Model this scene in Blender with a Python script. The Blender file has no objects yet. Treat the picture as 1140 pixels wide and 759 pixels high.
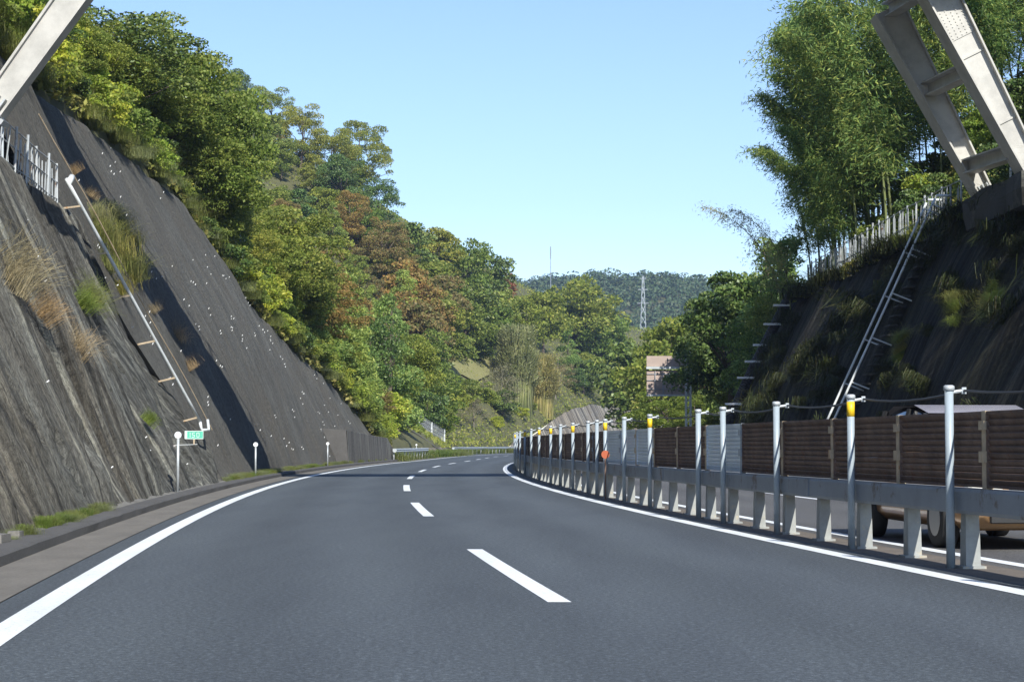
import bpy, math, random
import numpy as np
from mathutils import Vector, noise as mn
R = math.radians
random.seed(7); rng = np.random.default_rng(7)
S = bpy.context.scene
C = S.collection
# ------------------------------------------------------------------ camera, sky, sun, exposure
CAMH = 1.125; TH = math.atan(115.7/2250)
cam = bpy.data.objects.new('camera', bpy.data.cameras.new('camera')); C.objects.link(cam)
cam.location = (0, 0, CAMH); cam.rotation_euler = (R(90)+TH, 0, 0)
cam.data.sensor_width = 36; cam.data.lens = 36*2250/1140; cam.data.clip_end = 6000
S.camera = cam
SUN_E, SUN_A = 38, 17           # elevation; azimuth to the right of straight behind the camera
sdir = Vector((math.sin(R(SUN_A))*math.cos(R(SUN_E)), -math.cos(R(SUN_A))*math.cos(R(SUN_E)), math.sin(R(SUN_E))))
W = bpy.data.worlds.new('World'); S.world = W; W.use_nodes = True
nt = W.node_tree; bg = nt.nodes['Background']
sky = nt.nodes.new('ShaderNodeTexSky'); sky.sky_type = 'NISHITA'; sky.sun_disc = False
sky.sun_elevation = R(SUN_E); sky.sun_rotation = R(180-SUN_A)
sky.air_density = 1.0; sky.dust_density = 0.15; sky.ozone_density = 2.0; sky.altitude = 200
tint = nt.nodes.new('ShaderNodeMix'); tint.data_type = 'RGBA'; tint.blend_type = 'MULTIPLY'; tint.inputs[0].default_value = 1
nt.links.new(sky.outputs[0], tint.inputs[6]); tint.inputs[7].default_value = (.88, .92, 1.04, 1)      # clear cool autumn air
nt.links.new(tint.outputs[2], bg.inputs[0]); bg.inputs[1].default_value = 0.132
sl = bpy.data.lights.new('sun', 'SUN'); sl.energy = 5.0; sl.angle = R(.53); sl.color = (1, .96, .88)
sun = bpy.data.objects.new('sun', sl); C.objects.link(sun)
sun.rotation_euler = sdir.to_track_quat('Z', 'Y').to_euler()
S.view_settings.view_transform = 'Standard'; S.view_settings.look = 'None'
S.view_settings.exposure = 0.5; S.view_settings.gamma = 1

# ------------------------------------------------------------------ alignment and terrain functions
_P = [2.044, -12.705, 6.961, -.0234, -.26]
_T = [(120, None), (140, None), (163, -2.55), (190, -1.75), (216, -.4), (240, 1.5), (264, 4.1), (300, 9.2), (350, 18), (400, 30), (500, 62), (600, 105), (800, 220)]
def _poly(Y): u = Y/100; return sum(_P[i]*u**i for i in range(5))
_T = [(a, _poly(a) if b is None else b) for a, b in _T]
_tx = np.array([a for a, b in _T], float); _ty = np.array([b for a, b in _T], float)
_tm = np.gradient(_ty, _tx)
def ref(Y):
    if Y <= 140: return _poly(Y)
    Y = min(Y, 799.)
    i = int(np.searchsorted(_tx, Y)) - 1
    h = _tx[i+1]-_tx[i]; u = (Y-_tx[i])/h
    return ((2*u**3-3*u*u+1)*_ty[i]+(u**3-2*u*u+u)*h*_tm[i]+(-2*u**3+3*u*u)*_ty[i+1]+(u**3-u*u)*h*_tm[i+1])
def Q(Y, o, z=0): return Vector((ref(Y)+o, Y, z))
def ip(x, tab):
    return float(np.interp(x, [a for a, b in tab], [b for a, b in tab]))
ZB = [(-40, 12), (40, 12), (50, 11.6), (57, 11.5), (62, 11.85), (70, 12.5), (77, 12.87), (86, 12.8), (92, 12.7), (95, 11.8), (97.5, 10.8), (100.5, 8.9),
      (108, 7.6), (115.7, 6.5), (128.5, 5.1), (136.5, 3.26), (140, 1.2), (150, 1.0), (300, .8), (320, 2.5), (350, 6.5), (380, 8.5), (600, 9.5)]
ZA = [(0, 7.0), (30, 6.85), (60, 6.8)]
CT = .466
SL = [(0, 1.0), (90, 1.15), (150, 1.1), (165, .75), (240, .6), (262, .9), (300, 1.2), (350, 1.15), (400, 1.0), (500, .75), (700, .6)]
def OL(Y): return ip(Y, [(0, -5.5), (205, -5.5), (235, -8.3), (262, -9.), (305, -9.6), (345, -6.5), (700, -6.5)])
def GL(X, Y):
    L = ref(Y)+OL(Y)-X
    zb = ip(Y, ZB); w = CT*zb
    if L < 0: return 0.
    if L < w: return L/CT
    d = L-w; s = ip(Y, SL)
    s2 = 1.1 if 140 < Y < 320 else s
    if d < 6: z = zb+d*s
    elif d < 30: z = zb+6*s+(d-6)*s2
    else: z = zb+6*s+24*s2+(d-30)*.62
    return min(z, ip(Y, [(0, 95), (300, 70), (350, 60), (400, 50), (500, 31), (700, 36)]))
def zR(Y):
    return ip(Y, [(-40, 8.6), (60, 8.4), (98, 8.15), (101, 8.0), (107, 1.4), (900, 1.0)])
def GR(X, Y):
    L = X-ref(Y)-14.1
    if L < 0: return 0.
    zb = zR(Y); w = CT*zb
    if L < w: return L/CT
    d = L-w
    k = ip(Y, [(0, 1.15), (100, 1.1), (112, .3), (160, .22), (900, .22)])
    b = 1.3 if Y < 110 else 0
    return min(zb+max(0, d-b)*k+min(d, b)*.1, ip(Y, [(0, 60), (100, 45), (130, 14), (900, 22)]))
def G(X, Y):
    m = ref(Y)
    return GL(X, Y) if X < m-4 else GR(X, Y) if X > m+13 else 0.
def ray(px, py):
    u = (px-570)/2250; v = (379.5-py)/2250
    d = Vector((u, math.cos(TH)-v*math.sin(TH), math.sin(TH)+v*math.cos(TH))); return d/d.y
def ground_hit(px, py, y0=15, y1=700, h=0., step=.5, clear=.3):
    d = ray(px, py); Y = y0
    while Y < y1:
        X = d.x*Y; z = CAMH+d.z*Y
        if G(X, Y)+h >= z and (X < ref(Y)+OL(Y)-CT*ip(Y, ZB)-clear or X > ref(Y)+14.1+CT*zR(Y)+clear): return Vector((X, Y, G(X, Y)))
        Y += step
    return None

# ------------------------------------------------------------------ materials
def mat(name, base=(.5, .5, .5), rough=.7, metal=0., spec=None):
    m = bpy.data.materials.new(name); m.use_nodes = True
    b = m.node_tree.nodes['Principled BSDF']
    b.inputs['Base Color'].default_value = (*base, 1); b.inputs['Roughness'].default_value = rough
    b.inputs['Metallic'].default_value = metal
    if spec is not None: b.inputs['Specular IOR Level'].default_value = spec
    return m
class NG:
    def __init__(s, m): s.m = m; s.t = m.node_tree; s.b = s.t.nodes['Principled BSDF']
    def n(s, typ, **k):
        x = s.t.nodes.new('ShaderNode'+typ)
        for a, v in k.items(): setattr(x, a, v)
        return x
    def l(s, a, b): s.t.links.new(a, b)
    def coord(s, kind='Object', scale=(1, 1, 1), rot=(0, 0, 0)):
        c = s.n('TexCoord'); mp = s.n('Mapping'); s.l(c.outputs[kind], mp.inputs[0])
        mp.inputs['Scale'].default_value = scale; mp.inputs['Rotation'].default_value = rot; return mp.outputs[0]
    def noise(s, co, scale=1, detail=6, rough=.6, dist=0):
        x = s.n('TexNoise'); s.l(co, x.inputs['Vector']); x.inputs['Scale'].default_value = scale
        x.inputs['Detail'].default_value = detail; x.inputs['Roughness'].default_value = rough
        x.inputs['Distortion'].default_value = dist; return x.outputs['Fac']
    def ramp(s, f, stops, interp='LINEAR'):
        r = s.n('ValToRGB'); r.color_ramp.interpolation = interp
        e = r.color_ramp.elements
        while len(e) < len(stops): e.new(.5)
        for i, (p, c) in enumerate(stops):
            e[i].position = p; e[i].color = (*c, 1) if len(c) == 3 else c
        s.l(f, r.inputs[0]); return r.outputs[0]
    def mix(s, f, a, b, mode='MIX'):
        x = s.n('Mix', data_type='RGBA', blend_type=mode)
        for v, i in ((f, 0), (a, 6), (b, 7)):
            if isinstance(v, (int, float)): x.inputs[i].default_value = v
            elif isinstance(v, tuple): x.inputs[i].default_value = (*v, 1)
            else: s.l(v, x.inputs[i])
        return x.outputs[2]
    def math(s, op, a, b=0.):
        x = s.n('Math', operation=op)
        for i, v in ((0, a), (1, b)):
            if isinstance(v, (int, float)): x.inputs[i].default_value = v
            else: s.l(v, x.inputs[i])
        return x.outputs[0]
    def bump(s, h, strength=.3, dist=.02):
        x = s.n('Bump'); x.inputs['Strength'].default_value = strength; x.inputs['Distance'].default_value = dist
        s.l(h, x.inputs['Height']); s.l(x.outputs[0], s.b.inputs['Normal'])
    def base(s, c): s.l(c, s.b.inputs['Base Color'])

def k(c, f): return tuple(x*f for x in c)
def asphalt(name, c):
    m = mat(name, c, .75); g = NG(m)
    o = g.coord('Object')
    f1 = g.noise(o, 26, 4, .85); f2 = g.noise(g.coord('Object', (.9, .12, 1)), 1.2, 5, .6)
    f3 = g.noise(o, 90, 2, .7)
    a = g.ramp(f1, [(.36, k(c, .35)), (.47, k(c, .85)), (.55, k(c, 1.3)), (.64, k(c, 3.0))])
    a = g.mix(.35, a, g.ramp(f3, [(.38, k(c, .45)), (.5, k(c, 1)), (.64, k(c, 2.6))]))
    b = g.mix(.9, a, g.ramp(f2, [(.34, (.86, .86, .87)), (.48, (1, 1, 1)), (.64, (1.12, 1.12, 1.1))]), 'MULTIPLY')
    # smoother, slightly darker wheel paths run along the lane
    uv = g.n('UVMap'); sx = g.n('SeparateXYZ'); g.l(uv.outputs[0], sx.inputs[0])
    w = g.math('SINE', g.math('MULTIPLY', sx.outputs[0], 3.44)); w = g.math('MULTIPLY', w, .09)
    w = g.math('ADD', w, 1.0)
    cmb = g.n('CombineXYZ'); [g.l(w, cmb.inputs[i]) for i in range(3)]
    b = g.mix(1., b, cmb.outputs[0], 'MULTIPLY')
    g.base(b); g.bump(f1, .7, .02); return m
def paint(name, c, wear=.5):
    m = mat(name, c, .6); g = NG(m); o = g.coord('Object')
    f = g.noise(o, 22, 8, .85); f2 = g.noise(g.coord('Object', (1, .2, 1)), 2, 4)
    g.base(g.mix(1., g.ramp(f, [(.34, k(c, wear*.4)), (.43, k(c, .9)), (.5, c), (1, c)]), g.ramp(f2, [(.3, (.86, .86, .86)), (.6, (1, 1, 1))]), 'MULTIPLY'))
    g.bump(f, .2, .005); return m
def concrete(name, c, dark=.5, sc=2., streak=(1, 1, 1), lich=None, bump=.3):
    m = mat(name, c, .9); g = NG(m)
    o = g.coord('Object', streak); oo = g.coord('Object')
    f = g.noise(o, sc, 8, .65); f2 = g.noise(oo, sc*14, 4, .7)
    col = g.ramp(f, [(.25, k(c, dark)), (.5, c), (.75, k(c, 1.45))])
    col = g.mix(.5, col, g.ramp(f2, [(.3, k(c, .6)), (.7, k(c, 1.35))]))
    if lich: col = g.mix(g.ramp(g.noise(oo, 1.1, 7, .7), [(.55, (0, 0, 0)), (.66, (1, 1, 1))]), col, lich)
    g.base(col); g.bump(f2, bump, .02); return m
def shotcrete(name, c, pale, brown, dots=False, stain=.5, st=1., soft=0.):
    """sprayed mortar: UV = metres along the wall, metres up the slope; streaks run down the slope"""
    m = mat(name, c, .92, spec=.25); g = NG(m)
    def uvs(sx, sy):
        u = g.n('UVMap'); mp = g.n('Mapping'); g.l(u.outputs[0], mp.inputs[0]); mp.inputs['Scale'].default_value = (sx, sy, 1); return mp.outputs[0]
    s1 = g.noise(uvs(1.5, .16), 1., 7, .7, .4); s2 = g.noise(uvs(5, .5), 1., 5, .7); big = g.noise(uvs(.22, .16), 1., 5, .6, .8)
    fine = g.noise(uvs(9, 6), 1.3, 6, .75); s3 = g.noise(uvs(2.6, .07), 1., 3, .6, .2)
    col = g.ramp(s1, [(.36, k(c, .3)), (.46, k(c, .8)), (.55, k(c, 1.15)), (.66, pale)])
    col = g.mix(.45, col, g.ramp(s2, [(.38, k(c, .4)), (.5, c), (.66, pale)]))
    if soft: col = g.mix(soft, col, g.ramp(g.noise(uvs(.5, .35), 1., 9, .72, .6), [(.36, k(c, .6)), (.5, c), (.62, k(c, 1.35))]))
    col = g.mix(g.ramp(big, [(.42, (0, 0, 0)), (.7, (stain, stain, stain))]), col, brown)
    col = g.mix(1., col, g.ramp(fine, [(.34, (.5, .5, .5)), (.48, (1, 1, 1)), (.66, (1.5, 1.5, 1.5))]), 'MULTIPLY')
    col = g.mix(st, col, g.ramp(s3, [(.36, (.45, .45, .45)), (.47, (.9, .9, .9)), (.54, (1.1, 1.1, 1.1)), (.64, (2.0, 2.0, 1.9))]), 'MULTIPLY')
    g.base(col)
    h = g.math('ADD', g.math('MULTIPLY', s1, 1.5), g.math('ADD', g.math('MULTIPLY', s2, .6), g.math('MULTIPLY', fine, .5)))
    g.bump(h, 1., .22); return m
def metal(name, c, rough=.45, met=.0, dirt=.75, rust=None, sc=3):
    m = mat(name, c, rough, met); g = NG(m); o = g.coord('Object')
    f = g.noise(o, sc, 8, .7); col = g.ramp(f, [(.3, k(c, dirt)), (.6, c)])
    if rust: col = g.mix(g.ramp(g.noise(o, sc*1.7, 8, .75), [(.56, (0, 0, 0)), (.64, (1, 1, 1))]), col, rust)
    g.base(col); g.bump(g.noise(o, sc*8, 4), .08, .01); return m
def leafmat(name, cols, trans=.48, rough=.55):
    m = mat(name, cols[0], rough, spec=.3); g = NG(m)
    geo = g.n('NewGeometry'); oi = g.n('ObjectInfo')
    f = geo.outputs['Random Per Island']
    col = g.ramp(f, [(i/(len(cols)-1), c) for i, c in enumerate(cols)])
    big = g.noise(g.coord('Object'), .55, 3, .6)
    col = g.mix(1., col, g.ramp(big, [(.3, (.62, .66, .6)), (.7, (1.4, 1.32, 1.1))]), 'MULTIPLY')
    col = g.mix(1., col, g.ramp(oi.outputs['Random'], [(0, (.80, .92, .92)), (.5, (1, 1, 1)), (1, (1.18, 1.08, .9))]), 'MULTIPLY')
    g.base(col)
    tr = g.n('BsdfTranslucent'); g.l(col, tr.inputs[0]); mx = g.n('MixShader'); mx.inputs[0].default_value = trans
    out = g.t.nodes['Material Output']
    g.l(g.b.outputs[0], mx.inputs[1]); g.l(tr.outputs[0], mx.inputs[2]); g.l(mx.outputs[0], out.inputs[0])
    return m
M = {}
M['asphalt'] = asphalt('asphalt', (.060, .071, .080))
M['shoulder'] = asphalt('shoulder_asphalt', (.085, .085, .085))
M['line'] = paint('road_paint', (.80, .84, .86))
M['gutter'] = concrete('gutter_concrete', (.15, .14, .122), .5, 1.6, (1.5, .5, 1), bump=.5)
M['kerb'] = concrete('kerb_concrete', (.085, .083, .08), .6, 1.5, (1, .4, 1))
M['foot'] = concrete('verge_concrete', (.16, .155, .14), .4, 1.6)
M['median'] = concrete('median_ground', (.14, .12, .1), .5, 2.2)
M['earth'] = concrete('earth', (.085, .07, .04), .5, .4, bump=.6)
M['slope'] = concrete('grassy_slope', (.10, .10, .038), .45, .35, bump=.6)
M['orange'] = concrete('bare_soil', (.22, .21, .08), .6, .6)
M['wallA'] = shotcrete('mortar_near', (.135, .136, .122), (.29, .30, .27), (.145, .12, .085), stain=.5)
M['wallB'] = shotcrete('mortar_dark', (.122, .122, .110), (.16, .16, .148), (.122, .112, .092), stain=.8, st=.12, soft=.55)
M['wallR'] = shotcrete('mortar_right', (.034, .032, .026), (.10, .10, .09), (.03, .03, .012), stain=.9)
M['wallC'] = shotcrete('mortar_far', (.20, .185, .155), (.36, .34, .30), (.26, .2, .13))
M['block'] = shotcrete('block_concrete', (.15, .15, .14), (.25, .25, .23), (.12, .11, .1))
M['plinth'] = concrete('plinth_concrete', (.05, .05, .044), .4, .9, lich=(.12, .12, .10))
M['bridge'] = metal('bridge_paint', (.50, .49, .45), .55, dirt=.7, sc=1.6)
M['galv'] = metal('galvanised_steel', (.52, .56, .58), .45, .25, .7)
M['galvrust'] = metal('weathered_galvanised', (.5, .53, .54), .5, .1, .7, (.2, .1, .045), 2.2)
M['pipe'] = metal('white_pipe', (.72, .76, .76), .4, 0, .8)
M['pole'] = metal('pole_paint', (.33, .39, .43), .4, 0, .8)
M['yellow'] = mat('yellow_band', (.80, .52, .02), .45)
M['beam'] = metal('beam_steel', (.27, .30, .33), .55, .1, .75, (.13, .10, .08), 1.3)
M['post'] = metal('post_steel', (.33, .345, .33), .5, 0, .7, (.4, .36, .28), 4)
M['rust'] = metal('rusty_slats', (.20, .135, .105), .8, 0, .45, (.17, .075, .035), 4)
M['stan'] = metal('rusty_stanchion', (.55, .44, .30), .6, 0, .7, (.42, .20, .07), 6)
M['panelw'] = metal('pale_panel', (.66, .74, .80), .4, 0, .85)
M['panelframe'] = metal('pale_panel_frame', (.33, .38, .42), .5, 0, .8)
M['cable'] = mat('black_cable', (.02, .02, .022), .5)
M['white'] = mat('white_reflector', (.85, .87, .87), .25)
M['red'] = mat('red_reflector', (.42, .10, .04), .5)
M['green'] = paint('green_plate', (.10, .52, .36), .7)
M['glyph'] = mat('plate_lettering', (.7, .82, .76), .5)
M['blackpipe'] = metal('black_corrugated_pipe', (.035, .035, .038), .6, 0, .6)
M['bark'] = concrete('bark', (.12, .095, .07), .5, 3, (1, 1, .3))
M['palebark'] = concrete('pale_bark', (.24, .21, .17), .5, 3, (1, 1, .3))
M['culm'] = mat('bamboo_culm', (.17, .20, .07), .5)
M['signback'] = metal('sign_back', (.42, .33, .28), .6, 0, .75, sc=1.2)
M['carpaint'] = mat('beige_car_paint', (.42, .25, .12), .28, .55); M['carpaint'].node_tree.nodes['Principled BSDF'].inputs['Coat Weight'].default_value = .6
M['carroof'] = mat('car_roof_paint', (.38, .36, .42), .25, .4)
M['glass'] = mat('dark_glass', (.02, .025, .03), .05)
M['tyre'] = mat('tyre_rubber', (.02, .02, .02), .8)
M['rim'] = mat('wheel_rim', (.5, .5, .5), .3, .8)
M['lamp'] = mat('lamp_glass', (.8, .78, .7), .1)
M['blackpl'] = mat('black_plastic', (.02, .02, .02), .5)
LM = {
 'green': leafmat('leaf_green', [(0.115, 0.168, 0.036), (0.195, 0.265, 0.053), (0.275, 0.345, 0.080), (0.390, 0.415, 0.125)]),
 'olive': leafmat('leaf_olive', [(0.143, 0.195, 0.045), (0.247, 0.300, 0.068), (0.345, 0.375, 0.090), (0.420, 0.405, 0.128)]),
 'dark': leafmat('leaf_dark', [(0.053, 0.091, 0.029), (0.098, 0.159, 0.046), (0.150, 0.220, 0.062), (0.230, 0.275, 0.106)], .25, .4),
 'brown': leafmat('leaf_brown', [(0.180, 0.195, 0.068), (0.285, 0.217, 0.090), (0.375, 0.240, 0.112), (0.225, 0.255, 0.075), (0.420, 0.300, 0.165)]),
 'light': leafmat('leaf_light', [(0.141, 0.230, 0.061), (0.230, 0.336, 0.098), (0.318, 0.425, 0.125), (0.425, 0.495, 0.177)], .4),
 'yellow': leafmat('leaf_yellow', [(0.225, 0.330, 0.053), (0.375, 0.495, 0.075), (0.540, 0.570, 0.120), (0.270, 0.345, 0.090)], .45),
 'straw': leafmat('leaf_straw', [(.24, .27, .10), (.34, .34, .17), (.42, .40, .24), (.28, .30, .12)], .4),
 'twig': leafmat('leaf_twig', [(0.189, 0.165, 0.118), (0.271, 0.236, 0.165), (0.177, 0.177, 0.083), (0.319, 0.271, 0.201)], .15),
 'bamboo': leafmat('leaf_bamboo', [(0.089, 0.168, 0.061), (0.159, 0.265, 0.089), (0.247, 0.354, 0.106), (0.425, 0.460, 0.133)], .4),
 'red': leafmat('leaf_red', [(0.354, 0.118, 0.083), (0.496, 0.177, 0.118), (0.307, 0.189, 0.083), (0.425, 0.224, 0.118)]),
 'grass': leafmat('leaf_grass', [(0.142, 0.165, 0.041), (0.248, 0.260, 0.071), (0.342, 0.307, 0.130), (0.165, 0.201, 0.047)], .3),
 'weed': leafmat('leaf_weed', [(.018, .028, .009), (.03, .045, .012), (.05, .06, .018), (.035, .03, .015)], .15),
 'far': leafmat('leaf_far', [(.075, .11, .055), (.085, .125, .06), (.10, .135, .06), (.13, .135, .07)], .2),
 'dry': leafmat('leaf_dry', [(0.283, 0.212, 0.130), (0.401, 0.307, 0.212), (0.354, 0.260, 0.165), (0.496, 0.401, 0.295)], .3),
}

# ------------------------------------------------------------------ mesh helpers
def mk(name, m, verts, faces, parent=None, uv=None, smooth=False, loc=None):
    """numpy or list verts/faces -> one linked mesh object"""
    me = bpy.data.meshes.new(name)
    me.from_pydata([tuple(v) for v in verts], [], [tuple(f) for f in faces])
    if uv is not None:
        ul = me.uv_layers.new(name='UVMap')
        vi = np.zeros(len(me.loops), int); me.loops.foreach_get('vertex_index', vi)
        ul.data.foreach_set('uv', np.asarray(uv, float)[vi].ravel())
    if smooth: me.polygons.foreach_set('use_smooth', [True]*len(me.polygons))
    me.materials.append(m); me.update()
    return link(name, me, parent, loc)
def link(name, me, parent=None, loc=None):
    o = bpy.data.objects.new(name, me); C.objects.link(o)
    if parent is not None: o.parent = parent
    if loc is not None: o.location = loc
    return o
def quadmesh(name, V, m):
    """V: (n,4,3) array of quads, fast"""
    n = len(V); me = bpy.data.meshes.new(name)
    me.vertices.add(n*4); me.vertices.foreach_set('co', np.asarray(V, np.float32).ravel())
    me.loops.add(n*4); me.loops.foreach_set('vertex_index', np.arange(n*4, dtype=np.int32))
    me.polygons.add(n); me.polygons.foreach_set('loop_start', np.arange(0, n*4, 4, dtype=np.int32))
    me.update(calc_edges=True); me.validate(); me.materials.append(m); return me
class MB:
    def __init__(s): s.v = []; s.f = []
    def add(s, v, f):
        b = len(s.v); s.v += [tuple(x) for x in v]; s.f += [tuple(b+i for i in q) for q in f]
    def box(s, c, half, ax=None, bev=0):
        """c centre, half sizes, ax = (ex,ey,ez) unit axes"""
        ex, ey, ez = ax or (Vector((1, 0, 0)), Vector((0, 1, 0)), Vector((0, 0, 1)))
        c = Vector(c); a, b, d = half
        if bev <= 0:
            P = [c+ex*a*i+ey*b*j+ez*d*l for l in (-1, 1) for i, j in ((-1, -1), (1, -1), (1, 1), (-1, 1))]
            s.add(P, [(0, 3, 2, 1), (4, 5, 6, 7), (0, 1, 5, 4), (1, 2, 6, 5), (2, 3, 7, 6), (3, 0, 4, 7)])
        else:
            ring = []
            for i, j in ((-1, -1), (1, -1), (1, 1), (-1, 1)):
                pa = (a*i, b*j-bev*j); pb = (a*i-bev*i, b*j)
                ring += [pa, pb] if i*j < 0 else [pb, pa]
            # order so the ring is continuous
            ring.sort(key=lambda p: math.atan2(p[1]/b, p[0]/a))
            P = []
            for l, sh in ((-1, bev), (-1+bev/d, 0), (1-bev/d, 0), (1, bev)):
                for x, y in ring:
                    fx = (a-sh)/a; fy = (b-sh)/b
                    P.append(c+ex*x*fx+ey*y*fy+ez*d*l)
            F = [tuple(range(7, -1, -1)), tuple(range(24, 32))]
            for r in range(3):
                for q in range(8): F.append((r*8+q, r*8+(q+1) % 8, (r+1)*8+(q+1) % 8, (r+1)*8+q))
            s.add(P, F)
    def bar(s, p, q, w, h, up=(0, 0, 1), bev=0):
        p = Vector(p); q = Vector(q); ey = (q-p).normalized(); ex = ey.cross(Vector(up)).normalized(); ez = ex.cross(ey)
        s.box((p+q)/2, (w/2, (q-p).length/2, h/2), (ex, ey, ez), bev)
    def tube(s, pts, r, n=8, cap=True):
        pts = [Vector(p) for p in pts]; rs = r if isinstance(r, (list, tuple)) else [r]*len(pts)
        V = []; prev = None
        for i, p in enumerate(pts):
            t = (pts[min(i+1, len(pts)-1)]-pts[max(i-1, 0)]).normalized()
            a = t.cross(Vector((0, 0, 1)) if abs(t.z) < .9 else Vector((1, 0, 0))).normalized()
            if prev is not None: a = (prev-t*prev.dot(t)).normalized()
            prev = a; b = t.cross(a)
            V += [p+(a*math.cos(2*math.pi*j/n)+b*math.sin(2*math.pi*j/n))*rs[i] for j in range(n)]
        F = [(i*n+j, i*n+(j+1) % n, (i+1)*n+(j+1) % n, (i+1)*n+j) for i in range(len(pts)-1) for j in range(n)]
        if cap: F += [tuple(range(n-1, -1, -1)), tuple(range((len(pts)-1)*n, len(pts)*n))]
        s.add(V, F)
    def mesh(s, name, m, smooth=False):
        me = bpy.data.meshes.new(name); me.from_pydata(s.v, [], s.f); me.materials.append(m)
        if smooth: me.polygons.foreach_set('use_smooth', [True]*len(me.polygons))
        me.update(); return me
    def build(s, name, m, parent=None, smooth=False, loc=None): return link(name, s.mesh(name, m, smooth), parent, loc)
def tag(o, label=None, cat=None, group=None, kind=None):
    if label: o['label'] = label
    if cat: o['category'] = cat
    if group: o['group'] = group
    if kind: o['kind'] = kind
    return o
def empty(name, loc=(0, 0, 0), **kw):
    o = bpy.data.objects.new(name, None); C.objects.link(o); o.location = loc; o.empty_display_size = .2
    return tag(o, **kw)
def ribbon(name, m, o1, o2, z, y0, y1, step=2., kind=None, z2=None):
    n = int((y1-y0)/step)+1; V = []; U = []
    for i in range(n+1):
        y = y0+(y1-y0)*i/n; a = o1(y) if callable(o1) else o1; b = o2(y) if callable(o2) else o2
        V += [Q(y, a, z), Q(y, b, z if z2 is None else z2)]; U += [(a, y), (b, y)]
    F = [(2*i, 2*i+1, 2*i+3, 2*i+2) for i in range(n)]
    o = mk(name, m, V, F, uv=U)
    if kind: o['kind'] = kind
    return o
def grid(name, m, fn, us, vs, uvf=None, smooth=True):
    V = [fn(u, v) for u in us for v in vs]; nv = len(vs)
    F = [(i*nv+j, (i+1)*nv+j, (i+1)*nv+j+1, i*nv+j+1) for i in range(len(us)-1) for j in range(nv-1)]
    U = [uvf(u, v) if uvf else (u, v) for u in us for v in vs]
    return mk(name, m, V, F, uv=U, smooth=smooth)
def N3(x, y, z=0): return mn.noise(Vector((x, y, z)))

# ------------------------------------------------------------------ road and ground (structure)
def lf(y): return ip(y, [(0, -4.0), (200, -4.0), (235, -6.9), (262, -7.4), (305, -8.0), (340, -5), (700, -5)])
g0 = mk('ground', M['earth'], [(-1500, -300, -.06), (1500, -300, -.06), (1500, 1380, -.06), (-1500, 1380, -.06)], [(0, 1, 2, 3)]); tag(g0, kind='structure')
ribbon('road', M['asphalt'], lf, 3.98, 0, -15, 640, kind='structure')
ribbon('opposite_road', M['shoulder'], 4.62, 14.15, 0.0, -15, 640, kind='structure')
ribbon('median_strip', M['median'], 3.98, 4.62, .0, -15, 640, kind='structure')
ribbon('gutter', M['gutter'], -4.62, lambda y: max(lf(y), -4.0)-.002, .006, -15, 200, 1, kind='structure')
LZ = .004
tag(ribbon('left_edge_line', M['line'], -3.76, -3.55, LZ, 2, 640, 1), kind='structure')
tag(ribbon('right_edge_line', M['line'], 3.55, 3.76, LZ, 2, 640, 1), kind='structure')
tag(ribbon('opposite_edge_line', M['line'], 4.80, 4.98, LZ, 2, 640, 1), kind='structure')
tag(ribbon('opposite_outer_line', M['line'], 12.0, 12.2, LZ, 2, 640, 2), kind='structure')
# dashes between the two lanes
V = []; F = []; U = []
def dash(y0, y1, o):
    n = max(2, int((y1-y0)/2))
    for i in range(n):
        a = y0+(y1-y0)*i/n; c = y0+(y1-y0)*(i+1)/n; b = len(V)
        V.extend([Q(a, o-.085, LZ), Q(a, o+.085, LZ), Q(c, o+.085, LZ), Q(c, o-.085, LZ)]); F.append((b, b+1, b+2, b+3)); U.extend([(0, 0)]*4)
for y0, y1 in ((-5.2, 1.0), (14.55, 21.9), (32.0, 39.6), (49.5, 57.0), (67.3, 74.8)): dash(y0, y1, 0)
y = 85.
while y < 600: dash(y, y+7.4, 0); y += 17.7
y = 6
while y < 600: dash(y, y+7.4, 8.45); y += 17.7
mk('lane_dashes', M['line'], V, F, uv=U)['kind'] = 'structure'
# kerb: raised, a step of 0.12 m, gently broken where it meets the wall foot
def kerb(u, v):
    prof = [(-4.62, .0), (-4.622, .10), (-4.65, .125), (-4.93, .13), (-4.96, .10)]
    o, z = prof[v]; return Q(u, o+.012*N3(u*.7, v), z+.012*N3(u*1.3, 5)*(v > 0))
tag(grid('kerb', M['kerb'], kerb, np.arange(-10, 150, .6), range(5), smooth=False), kind='structure')
def verge(u, v):
    o = -4.955-v*.32/3; return Q(u, o, .09+.05*N3(u*1.1, v*.8, 3)+.03*v/3)
tag(grid('verge', M['foot'], verge, np.arange(-10, 150, .35), range(5), smooth=False), kind='structure')
# opposite kerb by the right wall
def kerb2(u, v):
    prof = [(13.6, .0), (13.6, .12), (14.25, .13)]; o, z = prof[v]; return Q(u, o, z)
tag(grid('opposite_kerb', M['kerb'], kerb2, np.arange(-10, 400, 2), range(3), smooth=False), kind='structure')

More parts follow.
